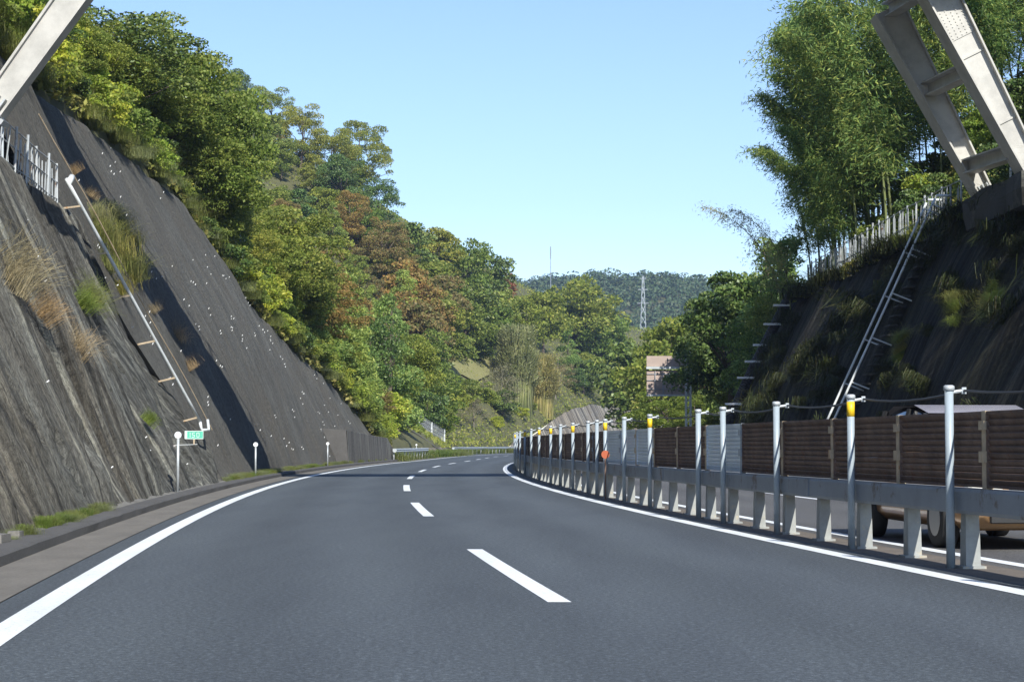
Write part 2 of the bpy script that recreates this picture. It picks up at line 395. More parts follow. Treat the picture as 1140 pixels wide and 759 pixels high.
# ------------------------------------------------------------------ terrain
def frange(a, b, s): return np.arange(a, b+1e-6, s)
dd = [0, .5, 1.2, 2.2, 3.5, 5, 6.5, 8, 10, 12.5, 15, 18, 21, 25, 30, 35, 41, 50, 62, 80, 105, 140, 180]
def hillL(u, v):
    zb = ip(u, ZB); x = ref(u)+OL(u)-CT*zb-dd[v] - (.25 if v == 0 else 0)
    z = zb+.0 if v == 0 else GL(x, u)
    return Vector((x, u, z+(.35*N3(x*.3, u*.3)*min(v, 3)/3 if v else -.25)))
hl = grid('left_hillside', M['slope'], hillL, list(frange(-20, 260, 2.5))+list(range(264, 690, 6)), range(len(dd))); tag(hl, kind='structure')
def hillR(u, v):
    zb = zR(u); x = ref(u)+14.1+CT*zb+dd[v]
    z = zb-.1 if v == 0 else GR(x, u)
    return Vector((x, u, z+(.3*N3(x*.3, u*.3, 9)*min(v, 3)/3 if v else -.1)))
hr = grid('right_hillside', M['slope'], hillR, list(frange(-20, 200, 2.5))+list(range(206, 500, 8)), range(len(dd))); tag(hr, kind='structure')
def farz(x, y):
    e = math.exp(-((y-1080)/230)**2)
    return e*(80+9*N3(x/110, 3.1)+7*N3(x/45, y/90)+4*math.exp(-((x-70)/35)**2)+2*N3(x/18, y/18))*max(.0, min(1, 1.15-abs(x-40)/520))
fh = grid('far_hill', M['slope'], lambda u, v: Vector((u, v, farz(u, v)-1)), list(range(-460, 560, 14)), list(range(760, 1380, 18))); tag(fh, kind='structure')

# ------------------------------------------------------------------ walls
def wall_pt(o, Y, z, out=0.):       # slope point, out = displacement along the face normal
    return Vector((ref(Y)+o-CT*z+out*.906, Y, z+out*.42))
def reliefA(t, s):
    a = .28*N3(t*.35+s*.06, s*.05)+.20*N3(t*1.0+s*.12, s*.14, 2)+.09*N3(t*3.1+.3*s, s*.45, 4)+.03*N3(t*7, s*3)
    cr = abs(N3(t*.55+s*.10, s*.10, 11)); a -= .30*max(0, 1-cr/.07)*min(1, max(0, 1.2-s/6))*(N3(t*.3, 2, s*.2) > -.1)
    return a
# near wall of sprayed mortar (A): front face, rounded top edge, bench behind and the end face
ns = 40
TE = [(0, 57.4), (1.4, 55.8), (2.75, 52.9), (3.8, 50.7), (4.6, 49.8), (7, 49.5)]
def te(z): return ip(z, TE)
def fA(u, v):
    zt = ip(u, ZA)+.12*N3(u*.8, 7)
    z_ = min(v/ns, 1)*zt
    if u > 42: u = 42+(u-42)*(te(z_)-42)/7.5
    if v <= ns:
        s = v/ns*zt; amp = min(1, s/.5)*min(1, (zt-s)/.4+.25); return wall_pt(-5.1, u, s, reliefA(u, s)*amp)
    w = (v-ns)*.35; return wall_pt(-5.1, u, zt, 0)+Vector((-w, 0, .03*N3(u, w)))
usA = list(frange(4, 49.5, .15))
wa = grid('retaining_wall', M['wallA'], fA, usA, range(ns+5), uvf=lambda u, v: (u, v*.19))
# end face
mb = MB(); 
for i in range(14):
    z0 = 6.8*i/14; z1 = 6.8*(i+1)/14
    mb.add([wall_pt(-5.1, te(z0), z0, -.02), wall_pt(-5.9, te(z0)+.15, z0), wall_pt(-5.9, te(z1)+.15, z1), wall_pt(-5.1, te(z1), z1, -.02)], [(0, 1, 2, 3)])
mb.build('end_face', M['kerb'], wa)
tag(wa, 'near grey streaked sprayed-mortar retaining wall leaning back beside the left lane', 'retaining wall')
# drain channel between the two walls
def fCh(u, v): return wall_pt([-5.45, -5.62, -5.62, -5.38][v], te(u)+[.05, .2, .75, .9][v], u)
ch = grid('drain_channel', M['kerb'], fCh, frange(0, 6.8, .2), range(4), smooth=False)
for i in range(18):
    mb = MB(); z = .4+i*.34; mb.box(wall_pt(-5.5, te(z)+.5, z), (.10, .26, .04)); mb.build('step', M['plinth'], ch)
tag(ch, 'narrow dark stepped drain channel running up between the two left walls', 'drain channel')
# tall dark wall (B)
def reliefB(t, s): return .55*N3(t*.07, s*.10)+.12*N3(t*.5+s*.1, s*.18, 2)+.05*N3(t*1.6+s*.2, s*.5, 4)+.03*N3(t*4, s*1.5, 4)
nb = 44
def fB(u, v):
    zt = ip(u, ZB)+.2*N3(u*.5, 3); s = v/nb*zt
    o = -5.5
    return wall_pt(o, u, s, reliefB(u, s)*min(1, s/.6) - (.25 if v == nb else 0))
wb = grid('retaining_wall', M['wallB'], fB, frange(47.4, 140.2, .45), range(nb+1), uvf=lambda u, v: (u, v/nb*ip(u, ZB)*1.1))
tag(wb, 'tall dark grey sprayed-mortar wall with rows of white pins along the left verge', 'retaining wall')
# upper part above the bench of wall A
def fB2(u, v):
    z0 = ip(u, ZA)-.3; zt = ip(u, ZB); s = z0+(zt-z0)*v/20
    f = min(1, max(0, (49.5-u)/2)); return wall_pt(-5.5-.95*f, u, s, reliefB(u, s)*.8)
wb2 = grid('upper_wall', M['wallB'], fB2, frange(5, 49.4, .6), range(21), uvf=lambda u, v: (u, v*.4)); wb2.parent = wb
# white pins
pm = MB(); pm.tube([(0, 0, 0), (.03, 0, .06)], .013, 6); pin = pm.mesh('wall_pin', M['white'])
pins = []
for row in range(15):
    for i in range(24):
        t = 55+row*5.2+random.uniform(-1.3, 1.3)+i*.25; z = .8+i*.56+random.uniform(-.3, .3)
        if 59-z*.3 < t < 130 and z < ip(t, ZB)-.5 and random.random() < .35+.5*N3(row*1.7, i*.35):
            for q in range(random.choice([1, 1, 2, 3])): pins.append((t+q*.32+random.uniform(-.1, .1), z+random.uniform(-.2, .2)))
random.shuffle(pins)
for t, z in pins[:100]:
    o = link('wall_pin', pin, wb, wall_pt(-5.5, t, z, reliefB(t, z)*min(1, z/.6)))
pm = MB()
for t, z in pins[100:]:
    p = wall_pt(-5.5, t, z, reliefB(t, z)*min(1, z/.6)); pm.tube([p, p+Vector((.03, 0, .06))], .013, 5)
for t, z in [(random.uniform(8, 53), random.uniform(.3, 5.5)) for _ in range(26)]:
    p = wall_pt(-5.1, t, z, reliefA(t, z)*min(1, z/.5)); pm.tube([p, p+Vector((.04, 0, .03))], .011, 5)
o = pm.build('wall_pins', M['white'], wb); o['kind'] = 'stuff'
# concrete block footing at the far end of wall B
def fF(u, v):
    h = ip(u, [(110, 1.95), (136, 1.6), (140, .9)])
    pr = [(-4.95, 0), (-5.0, h*.5), (-5.06, h-.04), (-5.1, h), (-6.9, h+.1)]
    o, z = pr[v]; return Q(u, o, z)
fb = grid('block_wall', M['block'], fF, frange(110, 140, 1), range(5), smooth=False)
mbf = MB(); mbf.add([Q(110, -4.95, 0), Q(110, -6.9, 0), Q(110, -6.9, 2.05), Q(110, -5.1, 1.95)], [(0, 1, 2, 3)])
mbf.add([Q(140, -4.95, 0), Q(140, -6.9, 0), Q(140, -6.9, 1.0), Q(140, -5.1, .9)], [(0, 3, 2, 1)])
mbf.build('end_face', M['kerb'], fb)
tag(fb, 'low pale concrete footing wall at the far foot of the dark wall', 'low wall')
# far sprayed slopes
def fC(u, v): 
    h = ip(u, [(166, .3), (176, 4.2), (200, 3.6), (232, 1.3), (240, .3)]); s = h*v/8
    return Vector((ref(u)+OL(u)+.2-s/.78, u, s+.12+.08*N3(u*.5, s)))
wc = grid('slope_facing', M['wallC'], fC, frange(166, 240, 1.5), range(9), uvf=lambda u, v: (u*.4, v*.4))
mb = MB(); mb.tube([fC(u, 0)+Vector((0, 0, .1)) if False else fC(190+w*1.2, 8-w)+Vector((.1, 0, .14)) for w, u in enumerate(range(9))], .09, 5); mb.build('drain_edge', M['block'], wc)
tag(wc, 'low brownish mortar-faced slope behind the first far guardrail', 'slope facing')
def fD(u, v):
    h = ip(u, ZB)+.15+.5*N3(u*.06, 4); s = h*v/8
    return Vector((ref(u)+OL(u)+.6-s*CT, u, s+.1+.2*N3(u*.3, s*.1)))
wd = grid('retaining_wall', M['wallC'], fD, frange(296, 560, 2), range(9), uvf=lambda u, v: (u*.35, v*.5))
tag(wd, 'distant sunlit streaked slope wall seen above the median barrier', 'retaining wall')
# right wall
def reliefR(t, s): return .45*N3(t*.12, s*.15, 6)+.28*N3(t*.6+s*.25, s*.14, 2)+.10*N3(t*2.2+s*.4, s*.4, 4)
nr = 40
def fR(u, v):
    zt = zR(u)+.25*N3(u*.4, 1)
    if v <= nr:
        s = v/nr*zt; d = reliefR(u, s)*min(1, s/.8); return Vector((ref(u)+14.1+CT*s-d*.9, u, s+d*.4))
    return Vector((ref(u)+14.1+CT*zt+(v-nr)*.4, u, zt))
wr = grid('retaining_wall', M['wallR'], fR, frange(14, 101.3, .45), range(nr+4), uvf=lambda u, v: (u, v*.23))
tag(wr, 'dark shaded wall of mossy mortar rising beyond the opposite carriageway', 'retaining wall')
mb = MB()
for i in range(10):
    z0 = i*.8; z1 = z0+.8; mb.add([Q(101.3, 14.1+CT*z0, z0), Q(101.3, 24, z0), Q(101.3, 24, z1), Q(101.3, 14.1+CT*z1, z1)], [(3, 2, 1, 0)])
mb.build('end_face', M['kerb'], wr)
def ptR(Y, z, out=0): return Vector((ref(Y)+14.1+CT*z-out, Y, z))

# ------------------------------------------------------------------ foot bridge on slanted legs
BA = R(7)   # skew
bc = Vector((-4, 56.0, 0)); bx = Vector((math.cos(BA), math.sin(BA), 0)); by = Vector((-math.sin(BA), math.cos(BA), 0))
br = empty('overbridge', (0, 57, 0), label='pale steel slant-legged bridge crossing over the motorway, mostly above the picture', cat='bridge')
def fix(o, par=br):
    o.parent = par; o.matrix_parent_inverse = par.matrix_world.inverted() if False else o.matrix_parent_inverse
    return o
def loc_build(mb, name, m, par=br):
    mb.v = [(x, y-57, z) for x, y, z in mb.v]; return mb.build(name, m, par)
DZ = 15.25
mb = MB(); mb.box(bc+bx*2+Vector((0, 0, DZ+1.0)), (34, 2.0, .14), (bx, by, Vector((0, 0, 1)))); loc_build(mb, 'deck', M['bridge'])
for s in (-1.6, 1.6):
    mb = MB(); cc = bc+bx*2+by*s+Vector((0, 0, DZ+.1)); mb.box(cc, (33.8, .12, .78), (bx, by, Vector((0, 0, 1)))); mb.box(cc+Vector((0, 0, -.8)), (33.8, .3, .03), (bx, by, Vector((0, 0, 1)))); loc_build(mb, 'girder', M['bridge'])
for s in (-1.95, 1.95):
    mb = MB(); cc = bc+bx*2+by*s+Vector((0, 0, DZ+1.75)); mb.box(cc+Vector((0, 0, .4)), (34, .04, .04), (bx, by, Vector((0, 0, 1))))
    for i in range(35): mb.box(cc+bx*(i*2-34), (.04, .04, .6), (bx, by, Vector((0, 0, 1))))
    loc_build(mb, 'parapet', M['bridge'])
def leg(foot, lean, w0, w1, top, dep=.5, ridges=True):
    """I-section leg in the X-Z plane: web faces the traffic, flanges on both edges"""
    foot = Vector(foot); tp = Vector((foot.x+lean*(top-foot.z), foot.y, top))
    ax = (tp-foot).normalized(); sd = Vector((ax.z, 0, -ax.x)); yv = Vector((0, 1, 0))
    mb = MB()
    def sec(c, w): return [c+sd*sx*w/2+yv*sy for sx in (-1, 1) for sy in (-1, 1)]
    def prism(a, b, yh, off=0, wa=None, wb=None):
        P = [foot+sd*a[0]+yv*(off-yh), foot+sd*a[1]+yv*(off-yh), tp+sd*b[1]+yv*(off-yh), tp+sd*b[0]+yv*(off-yh)]
        P += [p+yv*2*yh for p in P]
        mb.add(P, [(0, 1, 2, 3), (7, 6, 5, 4), (0, 4, 5, 1), (1, 5, 6, 2), (2, 6, 7, 3), (3, 7, 4, 0)])
    t = .05
    prism((-w0/2+t, w0/2-t), (-w1/2+t, w1/2-t), dep*.62, .0)
    prism((-w0/2, -w0/2+t), (-w1/2, -w1/2+t), dep)
    prism((w0/2-t, w0/2), (w1/2-t, w1/2), dep)
    L = (tp-foot).length
    for f in (.3, .62) if ridges else ():
        c = foot+ax*L*f; w = w0+(w1-w0)*f; mb.box(c+yv*(-dep*.62-.02), (w/2-t-.003, .02, .03), (sd, yv, ax))
    o = loc_build(mb, 'leg', M['bridge'])
    def onleg(f): return foot+ax*L*f, w0+(w1-w0)*f
    c, w = onleg(.80 if ridges else .62); mb = MB(); mb.box(c+yv*(-dep*.62-.012), (w/2-.09, .012, .62), (sd, yv, ax)); loc_build(mb, 'splice_plate', M['bridge'])
    mb = MB()
    for a in range(12):
        for b in range(5):
            q = c+ax*(-.56+a*.102)+sd*((b-2)*(w-.3)/4)+yv*(-dep*.62-.026); mb.tube([q+yv*.004, q-yv*.02], .02, 6)
    loc_build(mb, 'bolts', M['bridge'])['kind'] = 'stuff'
    mb = MB(); mb.box(foot+ax*.03, (w0*.75, dep*1.25, .05), (sd, yv, ax)); [mb.box(foot+ax*.25+sd*q_*w0*.3+yv*(-dep*.8), (.02, .12, .2), (sd, yv, ax)) for q_ in (-1, 0, 1)]; loc_build(mb, 'foot_plate', M['galvrust'], o)
    return foot, ax
RN = ray(1153, 205); RF = ray(1097, 222)
fN = Vector((RN.x*57.7, 57.7, CAMH+RN.z*57.7)); fFr = Vector((RF.x*62., 62., CAMH+RF.z*62.))
leg(fN, -.50, .52, .98, DZ-.7); leg(fFr, -.51, .46, .96, DZ-.7)
rl = ray(-12, 128); fy = 30.
while rl.x*fy-(ref(fy)-5.5-CT*(CAMH+rl.z*fy)) > .5: fy += .1
fL = Vector((rl.x*fy, fy, CAMH+rl.z*fy)); leg(fL, .70, .52, .76, DZ-.7, .22, ridges=False)
def cross(h, hh=.22):
    a = fN+Vector((-.49*h, 0, h)); b = fFr+Vector((-.49*h, 0, h)); mb = MB(); mb.bar(a+Vector((0, .32, 0)), b-Vector((0, .32, 0)), .55, .05); mb.bar(a+Vector((0, .32, -.2)), b+Vector((0, -.32, -.2)), .1, hh*1.6)
    mb.bar(a+Vector((0, .32, -.38)), b-Vector((0, .32, .38)), .4, .04); loc_build(mb, 'cross_beam', M['bridge'])
cross(1.15); cross(3.55); cross(6.0)
# concrete seats the legs stand on
mb = MB()
def lump(c, half, seed, sub=6):
    mb = MB(); c = Vector(c); V = []; 
    n = sub
    for f in range(6):
        for i in range(n+1):
            for j in range(n+1):
                a = 2*i/n-1; b = 2*j/n-1
                p = [(a, b, 1), (a, b, -1), (1, a, b), (-1, a, b), (a, 1, b), (a, -1, b)][f]
                V.append(p)
    P = []
    for p in V:
        q = Vector(p); q = q*(1-.08*(abs(q.x*q.y)+abs(q.y*q.z)+abs(q.x*q.z))/3)
        w = Vector((q.x*half[0], q.y*half[1], q.z*half[2])); nn = N3(w.x*.9+seed, w.y*.9, w.z*.9)
        P.append(c+w*(1+.10*nn))
    F = []
    for f in range(6):
        b = f*(n+1)**2
        for i in range(n):
            for j in range(n):
                q = (b+i*(n+1)+j, b+(i+1)*(n+1)+j, b+(i+1)*(n+1)+j+1, b+i*(n+1)+j+1); F.append(q if f in (0, 3, 4) else q[::-1])
    mb.add(P, F); return mb
pl = lump(((fN.x+fFr.x)/2+.55, 60.0, 8.32), (1.15, 3.9, .52), 3, 8).build('bridge_footing', M['plinth'])
tag(pl, 'dark mossy concrete footing under the right pair of bridge legs', 'footing')
pl = lump((fL.x-.45, fL.y+.2, fL.z-.42), (.55, .7, .34), 8, 6).build('bridge_footing', M['plinth'])
tag(pl, 'concrete footing under the bridge leg at the left edge, above the bench fence', 'footing')

# ------------------------------------------------------------------ median barrier
BO = 4.28
bar = empty('median_barrier', Q(14, BO), label='grey box-beam median barrier on short posts topped by louvred screens', cat='barrier')
bl = bar.location
def bb(mb, name, m, par=bar, smooth=False):
    mb.v = [(x-bl.x, y-bl.y, z-bl.z) for x, y, z in mb.v]; return mb.build(name, m, par, smooth)
def tang(y, o=BO): return (Q(y+.5, o)-Q(y-.5, o)).normalized()
# beam as swept section with a lip
prof = [(-.10, .50), (-.115, .53), (-.115, .70), (-.10, .73), (.10, .73), (.115, .70), (.115, .53), (.10, .50)]
ys = list(frange(6, 120, 1.5))+list(range(124, 330, 4)); V = []; F = []
for y in ys:
    t = tang(y); nrm = Vector((t.y, -t.x, 0)); c = Q(y, BO)
    V += [c+nrm*a+Vector((0, 0, z)) for a, z in prof]
n = len(prof)
for i in range(len(ys)-1):
    for j in range(n): F.append((i*n+j, (i+1)*n+j, (i+1)*n+(j+1) % n, i*n+(j+1) % n))
mb = MB(); mb.add(V, F)
bb(mb, 'beam', M['beam'])
for y in frange(8.2, 120, 5.4):
    mb = MB(); t = tang(y); nrm = Vector((t.y, -t.x, 0)); mb.box(Q(y, BO, .615)-nrm*.121, (.005, .22, .10), (nrm, t, Vector((0, 0, 1)))); bb(mb, 'splice_plate', M['beam'])
def post_mb(y, mb=None):
    mb = mb or MB(); t = tang(y); nrm = Vector((t.y, -t.x, 0)); Z = Vector((0, 0, 1))
    c = Q(y, BO); 
    # tapering post: wider at its foot
    P = []
    for z, w, d in ((0, .07, .085), (.3, .066, .078), (.50, .06, .07)):
        P += [c+nrm*w*a+t*d*b+Z*z for a, b in ((-1, -1), (1, -1), (1, 1), (-1, 1))]
    Fq = [(8, 9, 10, 11)]
    for r in range(2):
        for q in range(4): Fq.append((r*4+q, r*4+(q+1) % 4, r*4+4+(q+1) % 4, r*4+4+q))
    mb.add(P, Fq); mb.box(c+Z*.012, (.11, .12, .012), (nrm, t, Z)); return mb
yp = [18.6-1.78*6+1.78*i for i in range(170)]
for y in yp[:100]: bb(post_mb(y), 'post', M['post'])
mb = MB(); [post_mb(y, mb) for y in yp[100:] if y < 328]; o = bb(mb, 'far_posts', M['post']); o['kind'] = 'stuff'
# screens: stanchions and louvred panels
pe = [10.0, 12.7, 15.4, 18.1, 20.75, 23.4, 25.95, 28.55, 31.3, 34.0, 36.6, 39.0, 41.4, 44.0]
while pe[-1] < 322: pe.append(pe[-1]+2.62)
def stan(y, mb=None):
    mb = mb or MB(); t = tang(y); nrm = Vector((t.y, -t.x, 0)); Z = Vector((0, 0, 1)); c = Q(y, BO)
    mb.box(c+Z*1.08, (.035, .05, .35), (nrm, t, Z)); mb.box(c+Z*1.02-nrm*.045, (.012, .075, .05), (nrm, t, Z)); mb.box(c+Z*1.3-nrm*.045, (.012, .075, .04), (nrm, t, Z))
    return mb
def panel(y0, y1, mb=None, nsl=11):
    mb = mb or MB(); a = Q(y0, BO); b = Q(y1, BO); t = (b-a).normalized(); nrm = Vector((t.y, -t.x, 0)); Z = Vector((0, 0, 1))
    L = (b-a).length-.14; c = (a+b)/2
    tilt = (nrm*math.cos(.5)+Z*math.sin(.5)); tz = tilt.cross(t) if tilt.cross(t).z > 0 else -tilt.cross(t)
    for i in range(nsl):
        z = .785+i*(.60/(nsl-1)); mb.box(c+Z*z, (.008, L/2, .0295), (tilt, t, tz))
    for z in (.755, 1.415): mb.box(c+Z*z, (.03, L/2, .012), (nrm, t, Z))
    for s in (-1, 1): mb.box(c+Z*1.085+t*s*(L/2+.012), (.03, .012, .34), (nrm, t, Z))
    return mb
white = {7, 12, 13, 14}
random.seed(3)
for i in range(len(pe)-1):
    if i < 62:
        bb(stan(pe[i]), 'stanchion', M['stan'] if i not in white else M['panelframe'])
        w = 31.3-3 < pe[i] < 31.2 or 36.5 < pe[i] < 43.9
        o = bb(panel(pe[i], pe[i+1]), 'louvre_panel', M['panelw'] if w else M['rust'])
        o['label'] = 'pale blue-white louvre panel' if w else 'rusty brown louvre panel'
mb = MB(); [panel(pe[i], pe[i+1], mb, 7) for i in range(62, len(pe)-1)]; [stan(pe[i], mb) for i in range(62, len(pe)-1)]
o = bb(mb, 'far_louvre_panels', M['rust']); o['kind'] = 'stuff'
# cable poles standing in front of the beam
pys = [14.9, 18.6, 22.0, 25.6, 29.1, 31.1, 36.1, 39.6, 42.8, 44.4, 46.3, 50.1, 53.9, 57.6, 63.2, 68.3, 74, 80, 86, 92, 99, 106, 114, 122, 131, 140, 150, 161]
yel = {22.0, 36.1, 42.8, 50.1, 57.6, 63.2, 74, 92}
PO = 4.10
shortp = {39.6: 1.6}
ords = ['nearest', 'second', 'third', 'fourth', 'fifth', 'sixth', 'seventh', 'eighth', 'ninth', 'tenth', 'eleventh', 'twelfth', 'thirteenth', 'fourteenth', 'fifteenth', 'sixteenth', 'seventeenth', 'eighteenth']
ci = 0
for i, y in enumerate(pys):
    rt = empty('marker_pole', Q(y, PO)); hz = 1.675
    t = tang(y); nrm = Vector((t.y, -t.x, 0))
    mb = MB(); mb.tube([(0, 0, 0), (0, 0, hz-.03)], .041, 12); mb.build('shaft', M['pole'], rt, True)
    mb = MB(); mb.tube([(0, 0, hz-.05), (0, 0, hz-.01), (0, 0, hz)], [.052, .052, .035], 12); mb.build('cap', M['galv'], rt, True)
    mb = MB(); mb.tube([(0, 0, hz-.07), nrm*.13+Vector((0, 0, hz-.05))], .016, 6); mb.box(nrm*.14+Vector((0, 0, hz-.05)), (.02, .02, .03)); mb.build('cable_clamp', M['galv'], rt)
    if y in yel:
        mb = MB(); mb.tube([(0, 0, hz-.24), (0, 0, hz-.08)], .0435, 12); mb.build('reflective_band', M['yellow'], rt, True)
    if y < 18:
        lab = 'pale marker pole just beyond the right edge, nearest of the barrier poles'
    else:
        ci += 1
        nm = ords[ci-1] if ci <= len(ords) else None
        if nm: lab = 'pale steel marker pole%s on the median barrier, %s from the right edge' % (' with yellow band' if y in yel else ' without a band', nm)
        else: lab = 'far pale marker pole crowded with others where the barrier bends away'
    tag(rt, lab, 'pole', 'marker poles along the median barrier' if ci <= len(ords) or y < 18 else 'crowded far marker poles')
mb = MB()
for i in range(len(pys)-1):
    y0, y1 = pys[i], pys[i+1]
    pts = []
    for j in range(7):
        u = j/6; y = y0+(y1-y0)*u; t = tang(y); nrm = Vector((t.y, -t.x, 0)); pts.append(Q(y, PO, 1.625-.055*4*u*(1-u))+nrm*.14)
    mb.tube(pts, .013, 6, cap=False)
y0 = 14.9; mb.tube([Q(8, PO+.14, 1.62), Q(11.5, PO+.14, 1.57), Q(y0, PO+.14, 1.625)], .013, 6)
o = mb.build('safety_cable', M['cable']); tag(o, 'black cable strung between the tops of the median marker poles', 'cable')
# red round marker on the beam
y = 41.9; rt = empty('road_marker', Q(y, 4.0)); mb = MB(); mb.tube([(0, 0, 0), (0, 0, .92)], .02, 6); mb.build('stem', M['rust'], rt)
mb = MB(); mb.tube([(0, -.02, .93), (0, .02, .93)], .085, 16); mb.build('disc', M['red'], rt); tag(rt, 'small round red marker in front of the pale louvre panels', 'marker')

# ------------------------------------------------------------------ left verge furniture
def delineator(px, pyt, Y, o, lab, hh):
    c = Q(Y, o, .1); rt = empty('delineator', c)
    mb = MB(); mb.tube([(0, 0, 0), (0, 0, hh)], .030, 10); mb.build('post', M['galv'], rt, True)
    mb = MB(); mb.tube([(0, -.03, hh+.04), (0, -.035, hh+.04)], .07, 16); mb.build('reflector', M['white'], rt)
    mb = MB(); mb.tube([(0, -.028, hh+.04), (0, .02, hh+.04)], .078, 16); mb.build('housing', M['galv'], rt)
    return tag(rt, lab, 'delineator', 'round white delineators along the left verge')
d1 = delineator(185, 487, 44, -5.05, 'round white delineator beside the small green distance plate on the left verge', 1.2)
mb = MB(); mb.tube([(-.05, -.02, 1.02), (.42, -.02, 1.04)], .009, 6); mb.tube([(-.09, -.02, 1.0), (-.05, -.02, 1.0)], .03, 8); mb.build('bracket', M['galvrust'], d1)
delineator(289, 491, 65.5, -4.95, 'thin white-topped delineator at the foot of the dark wall by the diagonal shadow', 1.0)
delineator(372, 493, 97, -4.85, 'farther thin delineator at the foot of the dark wall, near the low footing wall', 1.05)
delineator(437, 0, 165, -5.3, 'small far delineator post between the two far guardrails', 1.0)
dp = d1.location
sg = empty('kilometre_plate', dp+Vector((.35, -.02, 0)))
mb = MB(); mb.box((0, 0, 1.245), (.20, .008, .088)); mb.build('plate', M['green'], sg)
mb = MB()
for (a, b, c, d) in ((-.20, -.196+.002, -.088, .088), (.196, .20, -.088, .088)): mb.box(((a+b)/2, -.010, 1.245+(c+d)/2), ((b-a)/2+.002, .002, (d-c)/2))
for z in (-.082, .082): mb.box((0, -.0105, 1.245+z), (.198, .002, .006))
mb.box((-.172, -.0105, 1.245), (.022, .002, .076)); mb.build('border', M['glyph'], sg)
def digit(mb, ch, x, z, w, h):
    segs = {'1': ['b', 'c'], '5': 'afgcd', '7': 'abc', '0': 'abcdef', '2': 'abged', '3': 'abgcd'}[ch]
    P = {'a': ((x, z+h), (x+w, z+h)), 'b': ((x+w, z+h), (x+w, z+h/2)), 'c': ((x+w, z+h/2), (x+w, z)), 'd': ((x, z), (x+w, z)), 'e': ((x, z), (x, z+h/2)), 'f': ((x, z+h/2), (x, z+h)), 'g': ((x, z+h/2), (x+w, z+h/2))}
    for s in segs:
        (a, b), (c, d) = P[s]; mb.box(((a+c)/2, -.0105, (b+d)/2), (abs(c-a)/2+.006, .002, abs(d-b)/2+.006))
mb = MB(); digit(mb, '1', -.12, 1.20, .035, .09); digit(mb, '5', -.04, 1.20, .05, .09); digit(mb, '0', .06, 1.20, .05, .09); mb.build('lettering', M['glyph'], sg)
mb = MB(); mb.box((0, .0, 1.10), (.014, .01, .06)); mb.build('stem', M['stan'], sg)
tag(sg, 'small green kilometre plate with pale characters and border on a short stem', 'sign')
# far guardrails
def guardrail(pts, lab, post_step=2.0, par=None):
    rt = empty('guardrail', pts[0]); b0 = Vector(pts[0]); mb = MB()
    rel = [Vector(p)-b0 for p in pts]
    prof = [(0, .50), (-.06, .56), (0, .62), (-.06, .70), (-.01, .76), (.03, .76), (.03, .50)]
    V = []; F = []; n = len(prof)
    for i, p in enumerate(rel):
        t = (rel[min(i+1, len(rel)-1)]-rel[max(i-1, 0)]).normalized(); nn = Vector((t.y, -t.x, 0))
        V += [p-nn*a*1.0*-1+Vector((0, 0, z+.12)) for a, z in [(-a, z) for a, z in prof]]
    for i in range(len(rel)-1):
        for j in range(n): F.append((i*n+j, (i+1)*n+j, (i+1)*n+(j+1) % n, i*n+(j+1) % n))
    mb.add(V, F); mb.build('rail', M['galv'], rt)
    L = 0; nxt = 0
    for i in range(len(rel)-1):
        seg = (rel[i+1]-rel[i]).length
        while nxt <= L+seg:
            p = rel[i].lerp(rel[i+1], (nxt-L)/seg); m2 = MB(); m2.tube([p+Vector((-.08, 0, 0)), p+Vector((-.08, 0, .88))], .07, 8); m2.build('post', M['galvrust'], rt, True); nxt += post_step
        L += seg
    p = rel[0]; m2 = MB(); m2.tube([p+Vector((.0, -.25, .75)), p+Vector((0, .05, .75))], .14, 10); m2.build('end_cap', M['galv'], rt)
    return tag(rt, lab, 'guardrail', 'far left guardrails')
guardrail([Q(y, -4.75) for y in range(138, 172, 3)], 'nearer of the two far guardrails, at the end of the dark wall', 3)
guardrail([Vector(p) for p in ((-6.6, 228, 0), (-5.6, 240, 0), (-4.3, 252, 0), (-2.7, 266, 0), (-1.2, 280, 0), (.3, 294, 0), (1.6, 305, 0), (4.4, 325, 0))], 'farther of the two far guardrails, before the bushy bend', 4)
# far chain-link fence
fp = [Vector((ref(y)-5.6-o, y, 0)) for y, o in ((204, 5.6), (212, 5.0), (220, 4.4), (228, 3.9), (236, 3.4))]
for p in fp: p.z = GL(p.x, p.y)
rt = empty('mesh_fence', fp[0])
for i, p in enumerate(fp):
    mb = MB(); mb.tube([p-fp[0], p-fp[0]+Vector((0, 0, 1.9))], .07, 6); mb.build('post', M['pipe'], rt)
mb = MB()
for i in range(len(fp)-1):
    a = fp[i]-fp[0]; b = fp[i+1]-fp[0]
    for z in (.1, 1.0, 1.85): mb.tube([a+Vector((0, 0, z)), b+Vector((0, 0, z))], .03, 4)
    for j in range(14):
        u = j/14; q = a.lerp(b, u); q2 = a.lerp(b, min(1, u+.16)); mb.tube([q+Vector((0, 0, .1)), q2+Vector((0, 0, 1.85))], .012, 3); mb.tube([q+Vector((0, 0, 1.85)), q2+Vector((0, 0, .1))], .012, 3)
mb.build('wire_mesh', M['galv'], rt); tag(rt, 'thin wire mesh fence stepping down the far slope beside the second guardrail', 'fence')

